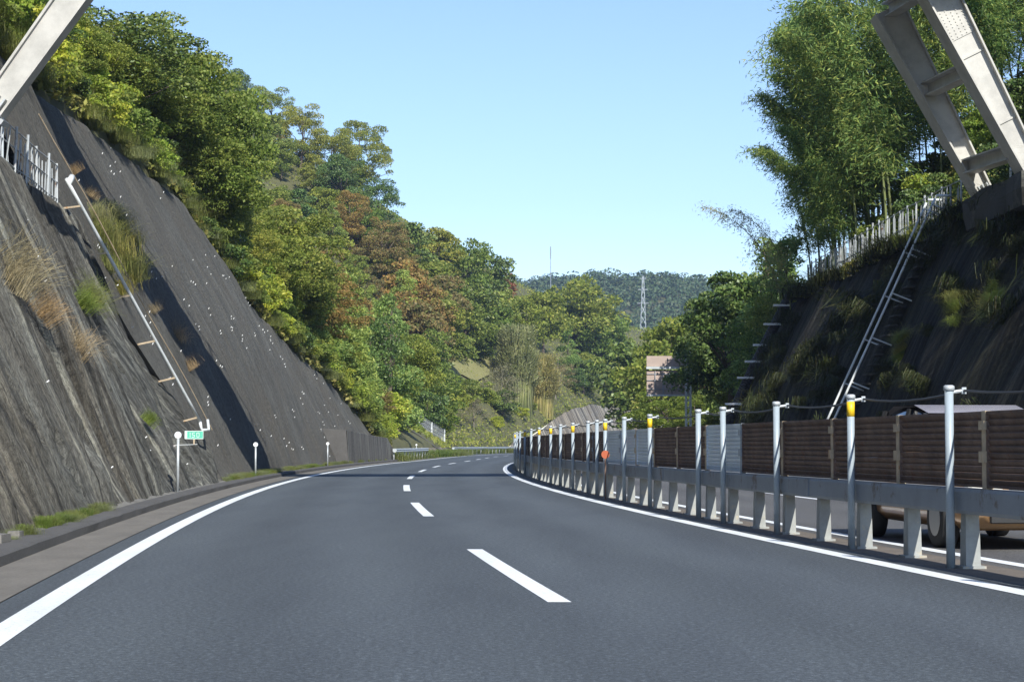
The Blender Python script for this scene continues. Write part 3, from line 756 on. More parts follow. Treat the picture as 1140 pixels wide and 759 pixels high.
# ------------------------------------------------------------------ pipes, rails and fences on the walls
# left bench fence: irregular pickets leaning, top rail
def picket_fence(name, path, lab, h=1.05, step=1.0, sub=4, mts=('galvrust', 'pipe'), up=Vector((0, 0, 1)), thick=.02):
    b0 = path[0]; rt = empty(name, b0)
    rel = [p-b0 for p in path]; cum = [0]
    for i in range(len(rel)-1): cum.append(cum[-1]+(rel[i+1]-rel[i]).length)
    def at(s):
        for i in range(len(rel)-1):
            if s <= cum[i+1]: return rel[i].lerp(rel[i+1], (s-cum[i])/(cum[i+1]-cum[i]))
        return rel[-1]
    n = int(cum[-1]/step)
    for i in range(n+1):
        p = at(i*step); mb = MB(); mb.tube([p-up*.15, p+up*(h+random.uniform(-.05, .1))+Vector((random.uniform(-.04, .04), random.uniform(-.04, .04), 0))], thick*1.5, 6); mb.build('post', M[mts[i % 2]], rt)
    mb = MB()
    for z in (.12, h*.55, h*.97):
        mb.tube([at(s)+up*z+Vector((0, 0, random.uniform(-.03, .03))) for s in np.arange(0, cum[-1]+.01, step)], thick*.8, 5)
    mb.build('rail', M['galvrust'], rt)
    mb = MB()
    for i in range(n*sub):
        s = i*step/sub+random.uniform(-.05, .05)
        if i % sub and random.random() < .8:
            mb = MB(); p = at(max(0, s)); mb.tube([p+up*.05, p+up*(h*random.uniform(.8, .97))+Vector((random.uniform(-.05, .05), random.uniform(-.22, .22), 0))], thick*.75, 4); mb.build('picket', M[random.choice(mts)], rt)
    return tag(rt, lab, 'fence')
picket_fence('pipe_fence', [wall_pt(-5.2, y, ip(y, ZA)) for y in frange(20, 49.2, 1.45)], 'weathered steel picket fence along the top of the near left wall', .95, 1.4, 4, ('galvrust', 'galv'), thick=.021)
# white handrail pipe down the joint
P1 = Vector((-10.62, 47.9, 7.45)); P2 = Vector((-8.36, 54.2, 1.75))
rt = empty('handrail_pipe', P2); dp_ = P1-P2
mb = MB(); mb.tube([dp_*u for u in frange(0, 1, .1)], .042, 10); mb.build('pipe', M['pipe'], rt, True)
mb = MB(); mb.tube([dp_*.985, dp_*1.0+Vector((.05, .38, .1))], .075, 10); mb.build('bend', M['pipe'], rt, True)
mb = MB(); mb.tube([dp_*0, Vector((.04, -.03, -.22)), Vector((.18, .35, -.22)), Vector((.12, .55, .05))], .042, 8); mb.build('bend', M['pipe'], rt, True)
for u in (.02, .2, .36, .55, .72, .9):
    p = P2+dp_*u; q = wall_pt(-5.15, p.y-.5, p.z-.12); mb = MB(); mb.bar(q-P2, dp_*u, .04, .04); mb.build('bracket', M['stan'], rt)
tag(rt, 'long white pipe running down the joint between the two left walls', 'pipe')
mb = MB(); mb.tube([P2.lerp(P1, u)+Vector((.0, 1.1, .1+.25*math.sin(u*9)*.2)) for u in frange(-.05, 1.25, .1)], .014, 5)
o = mb.build('support_wire', M['stan']); tag(o, 'thin rusty wire beside the white pipe on the left wall', 'wire')
# right wall: stairs rails
rt = empty('stair_rail', ptR(69, 0)); b0 = rt.location.copy()
def rp(z, y, out): return ptR(y, z, out)+Vector((0, 0, out*.4))-b0
for y, nm in ((68.1, 'handrail'), (69.3, 'handrail')):
    mb = MB(); mb.tube([rp(z, y, .62) for z in frange(1.4, 9.3, .6)], .04, 8); mb.tube([rp(9.3, y, .62), rp(9.3, y, .62)+Vector((.5, 0, .0))], .045, 8); mb.build(nm, M['pipe'], rt, True)
    for z in frange(1.5, 9.2, 1.5):
        mb = MB(); mb.tube([rp(z, y, -.05), rp(z, y, .62)], .028, 6); mb.build('rail_post', M['pipe'], rt)
mb = MB()
for z in frange(.5, 8.6, .33): mb.box(rp(z, 68.7, .12), (.13, .5, .03))
mb.build('step', M['plinth'], rt)
tag(rt, 'steep maintenance stair with pale twin handrails climbing the dark right wall', 'stair')
# black pipe with white bands
rt = empty('drain_pipe', ptR(99, 0)); b0 = rt.location.copy()
mb = MB(); pts = []; rs = []
for i, z in enumerate(frange(1.2, 8.4, .06)): pts.append(ptR(100.6-(z > 5)*(z-5)*.5, z, .42)-b0); rs.append(.26 if i % 2 else .22)
mb.tube(pts, rs, 10); mb.build('pipe', M['blackpipe'], rt)
for z in (2.0, 3.1, 4.4, 5.2, 6.0, 7.0, 7.9):
    p = ptR(100.6-(z > 5)*(z-5)*.5, z, .44)-b0; mb = MB(); mb.box(p+Vector((-.12, -.2, .06)), (.42, .12, .05)); mb.build('clamp', M['white'], rt)
tag(rt, 'black corrugated drain pipe with white clamps down the far end of the right wall', 'pipe')
picket_fence('pipe_fence', [ptR(y, zR(y), -.35) for y in frange(67, 98, 1.6)], 'pale picket fence along the top of the dark right wall left of the bridge', 1.65, 1.25, 5, ('galv', 'galvrust'), thick=.025)
picket_fence('pipe_fence', [ptR(y, zR(y), -1.7)+Vector((0, 0, .1)) for y in frange(52, 67, 1.6)], 'pale steel fence behind the right bridge legs', 1.7, 1.4, 3, ('pipe', 'galvrust'), thick=.03)
up = [p for p in (ground_hit(px, py, 50, 110) for px, py in ((1060, 165), (1078, 140), (1098, 118), (1118, 98), (1140, 80), (1165, 60))) if p]
if len(up) > 2: picket_fence('pipe_fence', up, 'pale fence climbing the grassy slope above the right bridge legs', 1.5, 1.1, 3, ('pipe', 'galvrust'), thick=.03)

# ------------------------------------------------------------------ road sign seen from behind
sp = Q(126, 14.6); rt = empty('road_sign', sp)
mb = MB()
for sx in (-.14, .14):
    for sy in (-.14, .14): mb.box((sx, sy, 3.6), (.055, .055, 3.6))
for i in range(16): mb.bar((-.14, -.16, .3+i*.43), (.14, -.16, .62+i*.43), .025, .05)
mb.build('lattice_mast', M['pipe'], rt)
mb = MB(); mb.box((-1.25, .25, 6.35), (1.32, .03, .33)); mb.build('upper_panel', M['signback'], rt)
mb = MB(); mb.box((-1.25, .25, 4.98), (1.32, .03, .80)); mb.build('lower_panel', M['signback'], rt)
mb = MB(); mb.box((-1.2, .1, 5.93), (1.4, .07, .07)); mb.box((-1.25, .1, 4.22), (1.34, .05, .05)); mb.build('cross_arm', M['galv'], rt)
mb = MB()
for x in (-2.05, -1.55, -1.0, -.4): mb.box((x, .17, 5.0), (.025, .03, .78))
for z in (4.6, 5.15, 5.55): mb.box((-1.25, .18, z), (1.3, .02, .02))
mb.build('stiffener', M['beam'], rt)
tag(rt, 'brownish back of a large road sign on a pale lattice mast below the dark tree', 'road sign')

# ------------------------------------------------------------------ oncoming car
def car():
    rt = empty('oncoming_car', (0, 0, 0)); 
    # local: front at -y; body sections along y with half-width & height profile
    L = 4.5
    def body(y):   # y from 0(front) to L ; returns bottom, belt(shoulder) z, half width
        return (ip(y, [(0, .26), (.25, .2), (4.2, .22), (4.5, .3)]), ip(y, [(0, .56), (.1, .70), (.5, .83), (1.2, .95), (3.9, .98), (4.4, .93), (4.5, .6)]), ip(y, [(0, .62), (.25, .8), (.8, .86), (3.8, .86), (4.4, .78), (4.5, .7)]))
    ysx = [0, .04, .12, .25, .5, .8, 1.2, 1.8, 2.4, 3.0, 3.6, 4.0, 4.3, 4.42, 4.5]; V = []
    for y in ysx:
        b, s, w = body(y); mid = (b+s)/2
        V += [(-w*.82, y, b), (-w*.97, y, b+.1), (-w, y, mid), (-w*.97, y, s-.06), (-w*.86, y, s), (0, y, s+.03), (w*.86, y, s), (w*.97, y, s-.06), (w, y, mid), (w*.97, y, b+.1), (w*.82, y, b)]
    n = 11; F = [(i*n+j, i*n+(j+1) % n, (i+1)*n+(j+1) % n, (i+1)*n+j) for i in range(len(ysx)-1) for j in range(n)]+[tuple(range(n-1, -1, -1)), tuple((len(ysx)-1)*n+j for j in range(n))]
    mb = MB(); mb.add(V, F); mb.build('body', M['carpaint'], rt, True)
    # cabin
    V = []; P = [(1.05, .93, .78, .93), (1.9, 1.42, .62, .93), (2.4, 1.51, .62, .95), (3.2, 1.51, .62, .96), (3.9, 1.36, .62, .97), (4.35, .95, .70, .94)]
    for y, z, w, zb in P: V += [(-.80, y, zb), (-w, y, z-.05), (-w+.12, y, z), (w-.12, y, z), (w, y, z-.05), (.80, y, zb)]
    F = [(i*6+j, i*6+(j+1) % 6, (i+1)*6+(j+1) % 6, (i+1)*6+j) for i in range(5) for j in range(6)]
    mb = MB(); mb.add(V, F); mb.build('window', M['glass'], rt, True)
    mb = MB(); mb.add([(s*x, y, z) for y, z in ((1.85, 1.43), (2.4, 1.53), (3.2, 1.53), (3.95, 1.36)) for s, x in ((-1, .62), (-1, .3), (1, .3), (1, .62))], [(i*4+j, i*4+j+1, i*4+j+5, i*4+j+4) for i in range(3) for j in range(3)])
    mb.build('roof', M['carroof'], rt, True)
    for sx in (-1, 1):
        mb = MB()
        for y0, z0, y1, z1 in ((1.05, .95, 1.9, 1.41), (2.45, .97, 2.5, 1.48), (3.4, .97, 3.5, 1.47)): mb.bar((sx*.80, y0, z0), (sx*.635, y1, z1), .06, .05)
        mb.build('pillar', M['blackpl'], rt)
        mb = MB(); mb.box((sx*.98, 1.35, 1.0), (.1, .06, .07), None, .02); mb.build('mirror', M['carpaint'], rt)
        mb = MB(); mb.box((sx*.58, .10, .64), (.19, .09, .075), None, .03); mb.build('headlight', M['lamp'], rt)
        for y in (.85, 3.55):
            w = empty_part('wheel', (sx*.78, y, .31), rt); mb = MB(); mb.tube([(-.1, 0, 0), (-.09, 0, 0), (.09, 0, 0), (.1, 0, 0)], [.27, .31, .31, .27], 24)
            mb.build('tyre', M['tyre'], w, True); mb = MB(); mb.tube([(-.104, 0, 0), (.104, 0, 0)], .19, 20); mb.build('rim', M['rim'], w)
    mb = MB(); mb.box((0, -.01, .34), (.55, .03, .06), None, .01); mb.box((0, .02, .60), (.32, .03, .05), None, .01); mb.build('grille', M['blackpl'], rt)
    mb = MB(); mb.box((0, -.045, .45), (.17, .01, .085)); mb.build('number_plate', M['white'], rt)
    return tag(rt, 'beige oncoming car half hidden behind the median barrier', 'car')
def empty_part(name, loc, par):
    o = bpy.data.objects.new(name, None); C.objects.link(o); o.parent = par; o.location = loc; return o
cr = car(); cr.location = Q(21.6, 6.0, 0); cr.rotation_euler = (0, 0, R(6)); cr.scale = (1, 1, 1.045)

# ------------------------------------------------------------------ far hill things
py_ = empty('power_pylon', (0, 0, 0)); d = ray(716, 350); Yp = 700.
pb = Vector((d.x*Yp, Yp, 12)); py_.location = pb
mb = MB(); H_ = CAMH+ray(716, 307).z*Yp-pb.z
for sx in (-1, 1):
    for sy in (-1, 1): mb.tube([(sx*2.4, sy*2.4, 0), (sx*.9, sy*.9, H_*.6), (sx*.25, sy*.25, H_)], .08, 4)
for i in range(14):
    z = H_*i/14; z2 = H_*(i+1)/14; w = 2.1*(1-z/H_)+.25; w2 = 2.1*(1-z2/H_)+.25
    for s in (-1, 1): mb.tube([(-s*w, -w, z), (s*w2, -w2, z2)], .05, 3); mb.tube([(w*s, w, z), (-w2*s, w2, z2)], .05, 3)
mb.build('lattice_tower', M['galv'], py_)
for z, w in ((H_*.80, 2.0), (H_*.9, 1.7), (H_*.98, 1.2)):
    mb = MB(); mb.bar((-w, 0, z), (w, 0, z), .14, .14); mb.build('cross_arm', M['galv'], py_)
tag(py_, 'pale lattice power pylon standing before the distant wooded hill', 'pylon')
d = ray(613, 279); Ya = 1000; zt = CAMH+d.z*Ya
mb = MB(); mb.tube([(0, 0, 0), (0, 0, zt-60)], [.32, .12], 6); mb.tube([(0, 0, zt-64), (.0, 0, zt-58)], .3, 6)
o = mb.build('antenna_mast', M['beam'], loc=(d.x*Ya, Ya, 60)); tag(o, 'thin grey antenna mast rising above the distant hill crest', 'mast')

# ------------------------------------------------------------------ foliage
def dirs(n):
    v = rng.normal(size=(n, 3)); return v/np.linalg.norm(v, axis=1)[:, None]
def leafquads(c, nrm, L, Wd, axis=None):
    """diamond leaves at c with normals nrm; axis = preferred long direction"""
    n = len(c); a = dirs(n) if axis is None else axis
    a = a-nrm*np.sum(a*nrm, 1)[:, None]; a /= np.linalg.norm(a, axis=1)[:, None]+1e-9; b = np.cross(nrm, a)
    L = np.broadcast_to(L, n)[:, None]*rng.uniform(.7, 1.3, (n, 1)); Wd = np.broadcast_to(Wd, n)[:, None]*rng.uniform(.7, 1.3, (n, 1))
    return np.stack([c-a*L/2, c+b*Wd/2-a*L*.05, c+a*L/2-nrm*L*.08, c-b*Wd/2-a*L*.05], 1)
def crown_pts(H, Rr, z0, K, seed, flat=.8, shape='round'):
    r = np.random.default_rng(seed); P = []
    while len(P) < K:
        v = r.normal(size=3); v /= np.linalg.norm(v); rad = r.uniform(.35, 1)**.6
        p = v*rad
        if shape == 'cone':
            zz = r.uniform(0, 1); w = (1-zz)**.8+.12; an = r.uniform(0, 6.28); q = r.uniform(.5, 1)
            P.append((math.cos(an)*w*q*Rr, math.sin(an)*w*q*Rr, z0+zz*(H-z0)*.97)); continue
        if p[2] < -.55: continue
        hc = (H-z0)/2
        P.append((p[0]*Rr*(1.0+.25*r.normal()*.5), p[1]*Rr, z0+hc*.85+p[2]*hc))
    return np.array(P)
def crown(H=10., Rr=3.4, z0=3., K=40, n=9000, L=.28, Wd=.16, rc=1.0, seed=1, m='green', shape='round', droop=0., gap=.0):
    P = crown_pts(H, Rr, z0, K, seed, shape=shape)
    r = np.random.default_rng(seed+99)
    rcs = rc*r.uniform(.55, 1.25, len(P))*(np.ones(len(P)) if shape != 'cone' else (1.25-(P[:, 2]-z0)/(H-z0)*.8))
    wts = rcs**2; idx = r.choice(len(P), n, p=wts/wts.sum())
    v = dirs(n); v[:, 2] = np.abs(v[:, 2])*np.where(r.random(n) < .78, 1, -1)
    rad = np.where(r.random(n) < .75, r.uniform(.8, 1.12, n), r.uniform(.3, 1., n))
    off = v*rad[:, None]*rcs[idx][:, None]; off[:, 2] *= .62
    c = P[idx]+off; c[:, 2] -= droop*np.linalg.norm(off[:, :2], axis=1)
    nn = v*.4+dirs(n)*.95+np.array([.05, -.1, .3]); nn /= np.linalg.norm(nn, axis=1)[:, None]
    return quadmesh('crown', leafquads(c, nn, L, Wd), LM[m]), P
def trunk(H, P, z0, r0=.2, m='bark', nl=9, seed=0, top=.85):
    rr = random.Random(seed); mb = MB(); bend = Vector((rr.uniform(-.4, .4), rr.uniform(-.4, .4), 0))
    pts = [Vector((0, 0, -1.2))]+[Vector((bend.x*math.sin(u*3), bend.y*u*u, H*top*u)) for u in (0, .2, .4, .6, .8, 1)]
    mb.tube(pts, [r0*1.3, r0*1.15, r0*.9, r0*.72, r0*.5, r0*.3, r0*.12], 8)
    for p in (P[i] for i in rr.sample(range(len(P)), min(nl, len(P)))):
        p = Vector(p); u = max(.2, min(.85, (p.z-1.5)/H*.8)); a = Vector((bend.x*math.sin(u*3), bend.y*u*u, H*top*u))
        mid = a.lerp(p, .5)+Vector((rr.uniform(-.3, .3), rr.uniform(-.3, .3), .2)); mb.tube([a, mid, p], [r0*.42, r0*.25, r0*.07], 6)
    return mb.mesh('trunk', M[m], True)
TK = {}
def kind(key, nvar=2, **kw):
    tm = kw.pop('tm', 'bark'); r0 = kw.pop('r0', .2); L = []; top = kw.pop('top', .85)
    for i in range(nvar):
        me, P = crown(seed=hash_(key)+i*17, **kw); H = kw.get('H', 10.); L.append((trunk(H, P, kw.get('z0', 3), r0, tm, seed=i, top=top), me))
    TK[key] = (L, kw.get('H', 10.))
def hash_(s): return sum(ord(c)*(i+3) for i, c in enumerate(s)) % 1000
kind('green', 3, m='green', Rr=3.6, z0=1.6, K=64, n=15000, rc=.95, L=.21, Wd=.13)
kind('olive', 3, m='olive', Rr=3.8, z0=1.8, K=60, n=14000, rc=.95, L=.22, Wd=.14)
kind('dark', 2, m='dark', Rr=3.4, z0=1.6, K=50, n=11000, rc=1.1, L=.24, Wd=.14)
kind('brown', 2, m='brown', Rr=3.6, z0=1.6, K=60, n=14000, rc=.9, L=.21, Wd=.13)
kind('light', 2, m='light', H=10, Rr=2.2, z0=.8, K=60, n=10000, L=.32, Wd=.10, rc=.9, shape='cone', droop=.3)
kind('fardark', 2, m='dark', Rr=3.8, z0=1.0, K=40, n=5500, rc=1.3, L=.42, Wd=.26)
kind('fargreen', 2, m='green', Rr=3.8, z0=1.0, K=40, n=5500, rc=1.3, L=.42, Wd=.26)
kind('farolive', 2, m='olive', Rr=3.8, z0=1.0, K=36, n=5000, rc=1.2, L=.42, Wd=.26)
kind('farbrown', 2, m='brown', Rr=3.6, z0=1.0, K=36, n=5000, rc=1.2, L=.42, Wd=.26)
kind('spread', 2, m='green', Rr=5.5, z0=1.5, K=60, n=8000, rc=1.5, L=.45, Wd=.28, droop=.35)
kind('red', 1, m='red', Rr=2.6, z0=2.0, K=26, n=3000, rc=.9, L=.4, Wd=.25)
kind('twig', 2, m='twig', Rr=3.4, z0=1.5, K=46, n=3600, rc=1.3, L=.42, Wd=.06, tm='palebark', r0=.14)
kind('straw', 2, m='straw', H=10, Rr=2.7, z0=.4, K=60, n=7000, L=.75, Wd=.09, rc=1.1, r0=.10)
def plume(seed):
    r_ = np.random.default_rng(seed); q = []
    for n_, H_, sp, ln, w_ in ((900, 10, 3.4, .32, .09), (700, 7, 5.0, .45, .10), (500, 4.5, 6.0, .6, .10)):
        n = n_; base = np.zeros((n, 3)); a0 = r_.uniform(0, 6.28, n); rad = np.sqrt(r_.random(n))*sp*.33; base[:, 0] = np.cos(a0)*rad; base[:, 1] = np.sin(a0)*rad
        ang = a0+r_.normal(size=n)*.5; l = r_.uniform(.05, ln, n)*H_*.6; hh = r_.uniform(.55, 1, n)*H_
        d = np.stack([np.cos(ang), np.sin(ang), 0*ang], 1); sd = np.stack([-np.sin(ang), np.cos(ang), 0*ang], 1); Z = np.array([0, 0, 1])
        p = [base, base+d*l[:, None]*.3+Z*hh[:, None]*.55, base+d*l[:, None]+Z*hh[:, None]*.9, base+d*l[:, None]*1.5+Z*hh[:, None]*.88]; ws = [w_, w_*.9, w_*.8, .02]
        for i in range(3): q.append(np.stack([p[i]-sd*ws[i]/2, p[i]+sd*ws[i]/2, p[i+1]+sd*ws[i+1]/2, p[i+1]-sd*ws[i+1]/2], 1))
        for kk in range(5):
            u = r_.uniform(.35, 1, (n, 1)); c = p[1]+(p[2]-p[1])*u+r_.normal(size=(n, 3))*.18; nn = dirs(n); q.append(leafquads(c, nn, .5, .10, d*.6+Z*.6))
    qq = np.concatenate(q); low = qq[:, :, 2] < .01; qq[:, :, 2][low] = -2.2; return quadmesh('crown', qq, LM['straw'])
TK['straw'] = ([(TK['straw'][0][i][0], plume(i+5)) for i in range(2)], 10.)
kind('yshrub', 3, m='yellow', H=3, Rr=1.7, z0=.2, K=26, n=3600, L=.22, Wd=.13, rc=.6, r0=.05)
kind('gshrub', 2, m='green', H=3, Rr=1.7, z0=.2, K=26, n=3600, L=.22, Wd=.13, rc=.6, r0=.05)
kind('dshrub', 1, m='dark', H=3, Rr=1.7, z0=.2, K=26, n=3600, L=.22, Wd=.13, rc=.6, r0=.05)
kind('bigdark', 1, m='dark', H=10, Rr=3.5, z0=1.4, K=80, n=24000, L=.24, Wd=.14, rc=.85, r0=.24)
def place(key, pos, h, lab, cat='tree', group=None, name='tree', var=None, rad=1.):
    L, H = TK[key]; tm, cm = L[random.randrange(len(L)) if var is None else var]
    s = h/H; rt = empty(name, (pos[0], pos[1], pos[2]-.1)); rt.scale = (s*rad*random.uniform(.92, 1.08), s*rad*random.uniform(.92, 1.08), s); rt.rotation_euler = (0, 0, random.uniform(0, 6.28))
    link('trunk', tm, rt); link('crown', cm, rt)
    return tag(rt, lab, cat, group)
def at_top(px, py, hs, y0=62):
    for h in hs:
        p = ground_hit(px, py, y0, 620, h, 1., 2.0)
        if p: 
            top = CAMH+ray(px, py).z*p.y; return p, max(2.0, top-p.z)
    return None, None
def grass_blades(n, H, spread, m, lean=.5, Wd=.02, name='grass'):
    base = rng.normal(size=(n, 3))*spread*.42; base[:, 2] = 0; out = []
    ang = rng.uniform(0, 6.28, n); ln = rng.uniform(.1, lean, n)*H; hh = rng.uniform(.5, 1, n)*H
    d = np.stack([np.cos(ang), np.sin(ang), 0*ang], 1); sd = np.stack([-np.sin(ang), np.cos(ang), 0*ang], 1)
    pts = [base, base+d*ln[:, None]*.25+np.array([0, 0, 1])*hh[:, None]*.55, base+d*ln[:, None]+np.array([0, 0, 1])*hh[:, None]*.88, base+d*ln[:, None]*1.6+np.array([0, 0, 1])*hh[:, None]*.8]
    ws = [Wd, Wd*.9, Wd*.6, .003]
    for i in range(3): out.append(np.stack([pts[i]-sd*ws[i]/2, pts[i]+sd*ws[i]/2, pts[i+1]+sd*ws[i+1]/2, pts[i+1]-sd*ws[i+1]/2], 1))
    return quadmesh(name, np.concatenate(out), LM[m])
GM = {'grass': [grass_blades(650, 1.0, 1.0, 'grass', .9, .012) for _ in range(2)], 'dry': [grass_blades(300, 1.0, 1.0, 'dry', 1.1, .013) for _ in range(2)], 'straw': [grass_blades(600, 1.0, 1.0, 'straw', 1., .012) for _ in range(2)], 'green': [grass_blades(380, 1.0, .8, 'green', .9, .018) for _ in range(2)], 'weed': [grass_blades(380, 1.0, 1.1, 'weed', 1.1, .03) for _ in range(3)]}
from mathutils import Euler, Matrix
class Mass:
    def __init__(s): s.q = {}
    def add(s, key, pos, h, rot=None, w=1.):
        me = random.choice(GM[key]); co = np.zeros(len(me.vertices)*3, np.float32); me.vertices.foreach_get('co', co); co = co.reshape(-1, 3)
        Rm = np.array(Euler(rot or (0, 0, random.uniform(0, 6))).to_matrix()); s.q.setdefault(key, []).append(((co*np.array([h*w, h*w, h]))@Rm.T+np.array(pos)).reshape(-1, 4, 3))
    def build(s, name, lab):
        me = None; keys = list(s.q); Qs = np.concatenate([np.concatenate(s.q[k_]) for k_ in keys]); me = quadmesh(name, Qs, GM[keys[0]][0].materials[0])
        mi = np.concatenate([np.full(sum(len(a) for a in s.q[k_]), i, np.int32) for i, k_ in enumerate(keys)])
        for k_ in keys[1:]: me.materials.append(GM[k_][0].materials[0])
        if len(mi) == len(me.polygons): me.polygons.foreach_set('material_index', mi)
        return tag(link(name, me), lab, 'weeds', kind='stuff')
def tuft(key, pos, h, lab, group=None, rot=None, w=1.):
    o = link('grass_tuft', random.choice(GM[key])); o.location = pos; o.scale = (h*w, h*w, h); o.rotation_euler = rot or (0, 0, random.uniform(0, 6))
    return tag(o, lab, 'grass tuft', group)

# --- silhouette and hero trees on the left hillside: (px, py of crown top, kind, preferred height, label)
SIL = [(-20, -60), (60, -40), (130, 0), (165, 8), (200, 30), (235, 60), (262, 74), (300, 95), (335, 112), (370, 135), (400, 128), (412, 180), (432, 212), (460, 243), (480, 252), (510, 255), (548, 275), (562, 308), (600, 312), (640, 305), (668, 330), (700, 352), (730, 362), (745, 372)]
def sil(px): return float(np.interp(px, [a for a, b in SIL], [b for a, b in SIL]))
random.seed(11)
heroes = [
 (135, -5, 'dark', 9, 'dark leafy tree at the top left corner beside the bridge leg'),
 (40, -30, 'dark', 9, 'dark tree cut by the top edge behind the left bridge leg'),
 (185, 12, 'green', 9, 'tall green tree touching the top edge of the left skyline'),
 (228, 52, 'green', 9, 'bushy green tree on the skyline above the bright yellow shrubs'),
 (262, 74, 'dark', 10, 'dark round tree on the left skyline right of the tallest ones'),
 (300, 92, 'olive', 11, 'olive-leaved skyline tree with a pale gap beneath its crown'),
 (335, 112, 'olive', 12, 'broad olive tree on the skyline at the middle of the left slope'),
 (372, 138, 'olive', 12, 'olive tree just left of the knobbly skyline crown'),
 (402, 128, 'olive', 13, 'olive tree with a narrow knobbly top standing highest before the skyline drops'),
 (378, 168, 'dark', 12, 'dark evergreen dome right below the olive skyline trees'),
 (420, 195, 'dark', 12, 'dark evergreen where the skyline starts dropping steeply'),
 (447, 236, 'fardark', 13, 'dark tree low on the steep part of the left skyline'),
 (480, 248, 'farolive', 12, 'thin-topped olive tree left of the round green skyline tree'),
 (388, 205, 'brown', 11, 'russet-brown tree in the middle of the left hillside'),
 (428, 240, 'brown', 12, 'large russet tree above the pale feathery evergreens'),
 (450, 285, 'farbrown', 12, 'reddish-brown tree at the right end of the russet group'),
 (468, 330, 'farbrown', 11, 'lowest russet tree beside the clearing'),
 (315, 215, 'brown', 8, 'slightly reddish tree high above the dark wall'),
 (512, 256, 'fargreen', 14, 'rounded deep green tree with gaps alone on the skyline'),
 (540, 270, 'fardark', 13, 'dark green tree sloping down toward the small red tree'),
 (560, 300, 'red', 9, 'small red-leaved tree on the skyline before the far hill'),
 (385, 300, 'light', 10, 'left one of the pale feathery evergreens low on the slope'),
 (432, 325, 'light', 12, 'pointed feathery evergreen right of its paler neighbour'),
 (352, 285, 'light', 9, 'feathery light green tree above the end of the dark wall'),
 (408, 345, 'dark', 8, 'dark bush-like tree between the feathery evergreens'),
 (575, 350, 'straw', 14, 'tall pale straw-coloured plume tree right of the clearing'),
 (600, 385, 'straw', 12, 'second pale plume tree leaning over the bare grey shrubs'),
 (618, 392, 'twig', 11, 'greyish nearly bare tree beside the pale plume trees'),
 (528, 440, 'twig', 6, 'low round grey-brown twiggy bush behind the far guardrail'),
 (560, 400, 'twig', 9, 'twiggy grey bush under the tall pale plume tree'),
 (640, 305, 'spread', 16, 'wide layered green tree crowning the slope before the far hill'),
 (605, 320, 'fargreen', 13, 'green tree left of the wide layered tree'),
 (668, 345, 'spread', 13, 'layered green tree right below the wide crowning one'),
 (650, 395, 'fardark', 12, 'dark green tree in front of the layered trees'),
 (692, 372, 'fargreen', 12, 'green tree filling the dip below the power pylon'),
 (683, 420, 'farolive', 10, 'yellowish-green tree over the distant slope wall'),
 (640, 425, 'fargreen', 10, 'green bushy tree above the distant slope wall left of the yellowish one'),
 (715, 400, 'farolive', 9, 'olive tree left of the brown sign back'),
 (547, 335, 'fargreen', 10, 'small green tree at the top of the clearing'),
 (500, 345, 'farolive', 10, 'olive tree behind the clearing'),
]
for px, py, kd, h, lab in heroes:
    p, hh = at_top(px, py, [h, h+2, h+4, h+6, h+9, h+12])
    if p is None: print('NO', px, py, kd); continue
    if hh < h*.55 or hh > h*1.7: print('hero', px, py, kd, round(hh, 1), h, tuple(round(c) for c in p))
    place(kd, p, hh, lab, rad=min(1.5, max(.85, h/hh*1.0)) if hh > 0 else 1)
# --- fill the forest
zones = [(300, 'above the tall dark wall'), (470, 'on the middle of the left hillside'), (560, 'round the clearing'), (760, 'on the far slope past the bend')]
def zone(px):
    for a, z in zones:
        if px < a: return z
cnt = 0
py = -20
while py < 470:
    px = -10+random.uniform(0, 20)
    while px < 740:
        x = px+random.uniform(-12, 12); yy = py+random.uniform(-9, 9); px += random.uniform(20, 29)
        if yy < sil(x)+16: continue
        if 482 < x < 632 and 338 < yy: continue
        if x < 420 and yy > 470: continue
        far = x > 440
        h = random.uniform(4.5, 8.5) if not far else random.uniform(8, 12)
        if yy > 380: h *= .7
        p, hh = at_top(x, yy, [h])
        if p is None or hh < 2.5 or p.x > 80: continue
        if p.x > ref(p.y)+5: continue
        L = ref(p.y)+OL(p.y)-p.x-CT*ip(p.y, ZB)
        if L < .8: continue
        hh = min(hh, h)
        n1 = N3(p.x*.06, p.y*.03, 4)+random.uniform(-.35, .35)
        if 330 < x < 490 and 215 < yy < 350 and random.random() < .5: kd = 'brown'
        elif 330 < x < 440 and yy > 300 and random.random() < .5: kd = 'light'
        elif n1 > .28: kd = 'olive'
        elif n1 < -.42: kd = 'dark'
        elif random.random() < .07: kd = 'brown'
        elif random.random() < .12: kd = 'light'
        else: kd = 'green'
        if kd != 'light' and p.y > 190: kd = 'far'+kd
        nm = {'green': 'green leafy tree', 'olive': 'olive-green tree', 'dark': 'dark evergreen tree', 'brown': 'russet-brown tree', 'light': 'pale feathery tree'}[kd.replace('far', '')]
        z = zone(x); band = 'high up' if yy < sil(x)+70 else 'low down' if yy > 330 else 'halfway up'
        place(kd, p, hh, '%s %s %s' % (nm, band, z), group='%ss %s %s' % (nm, band, z), rad=random.uniform(1.0, 1.3)); cnt += 1
    py += 20
print('fill trees', cnt)
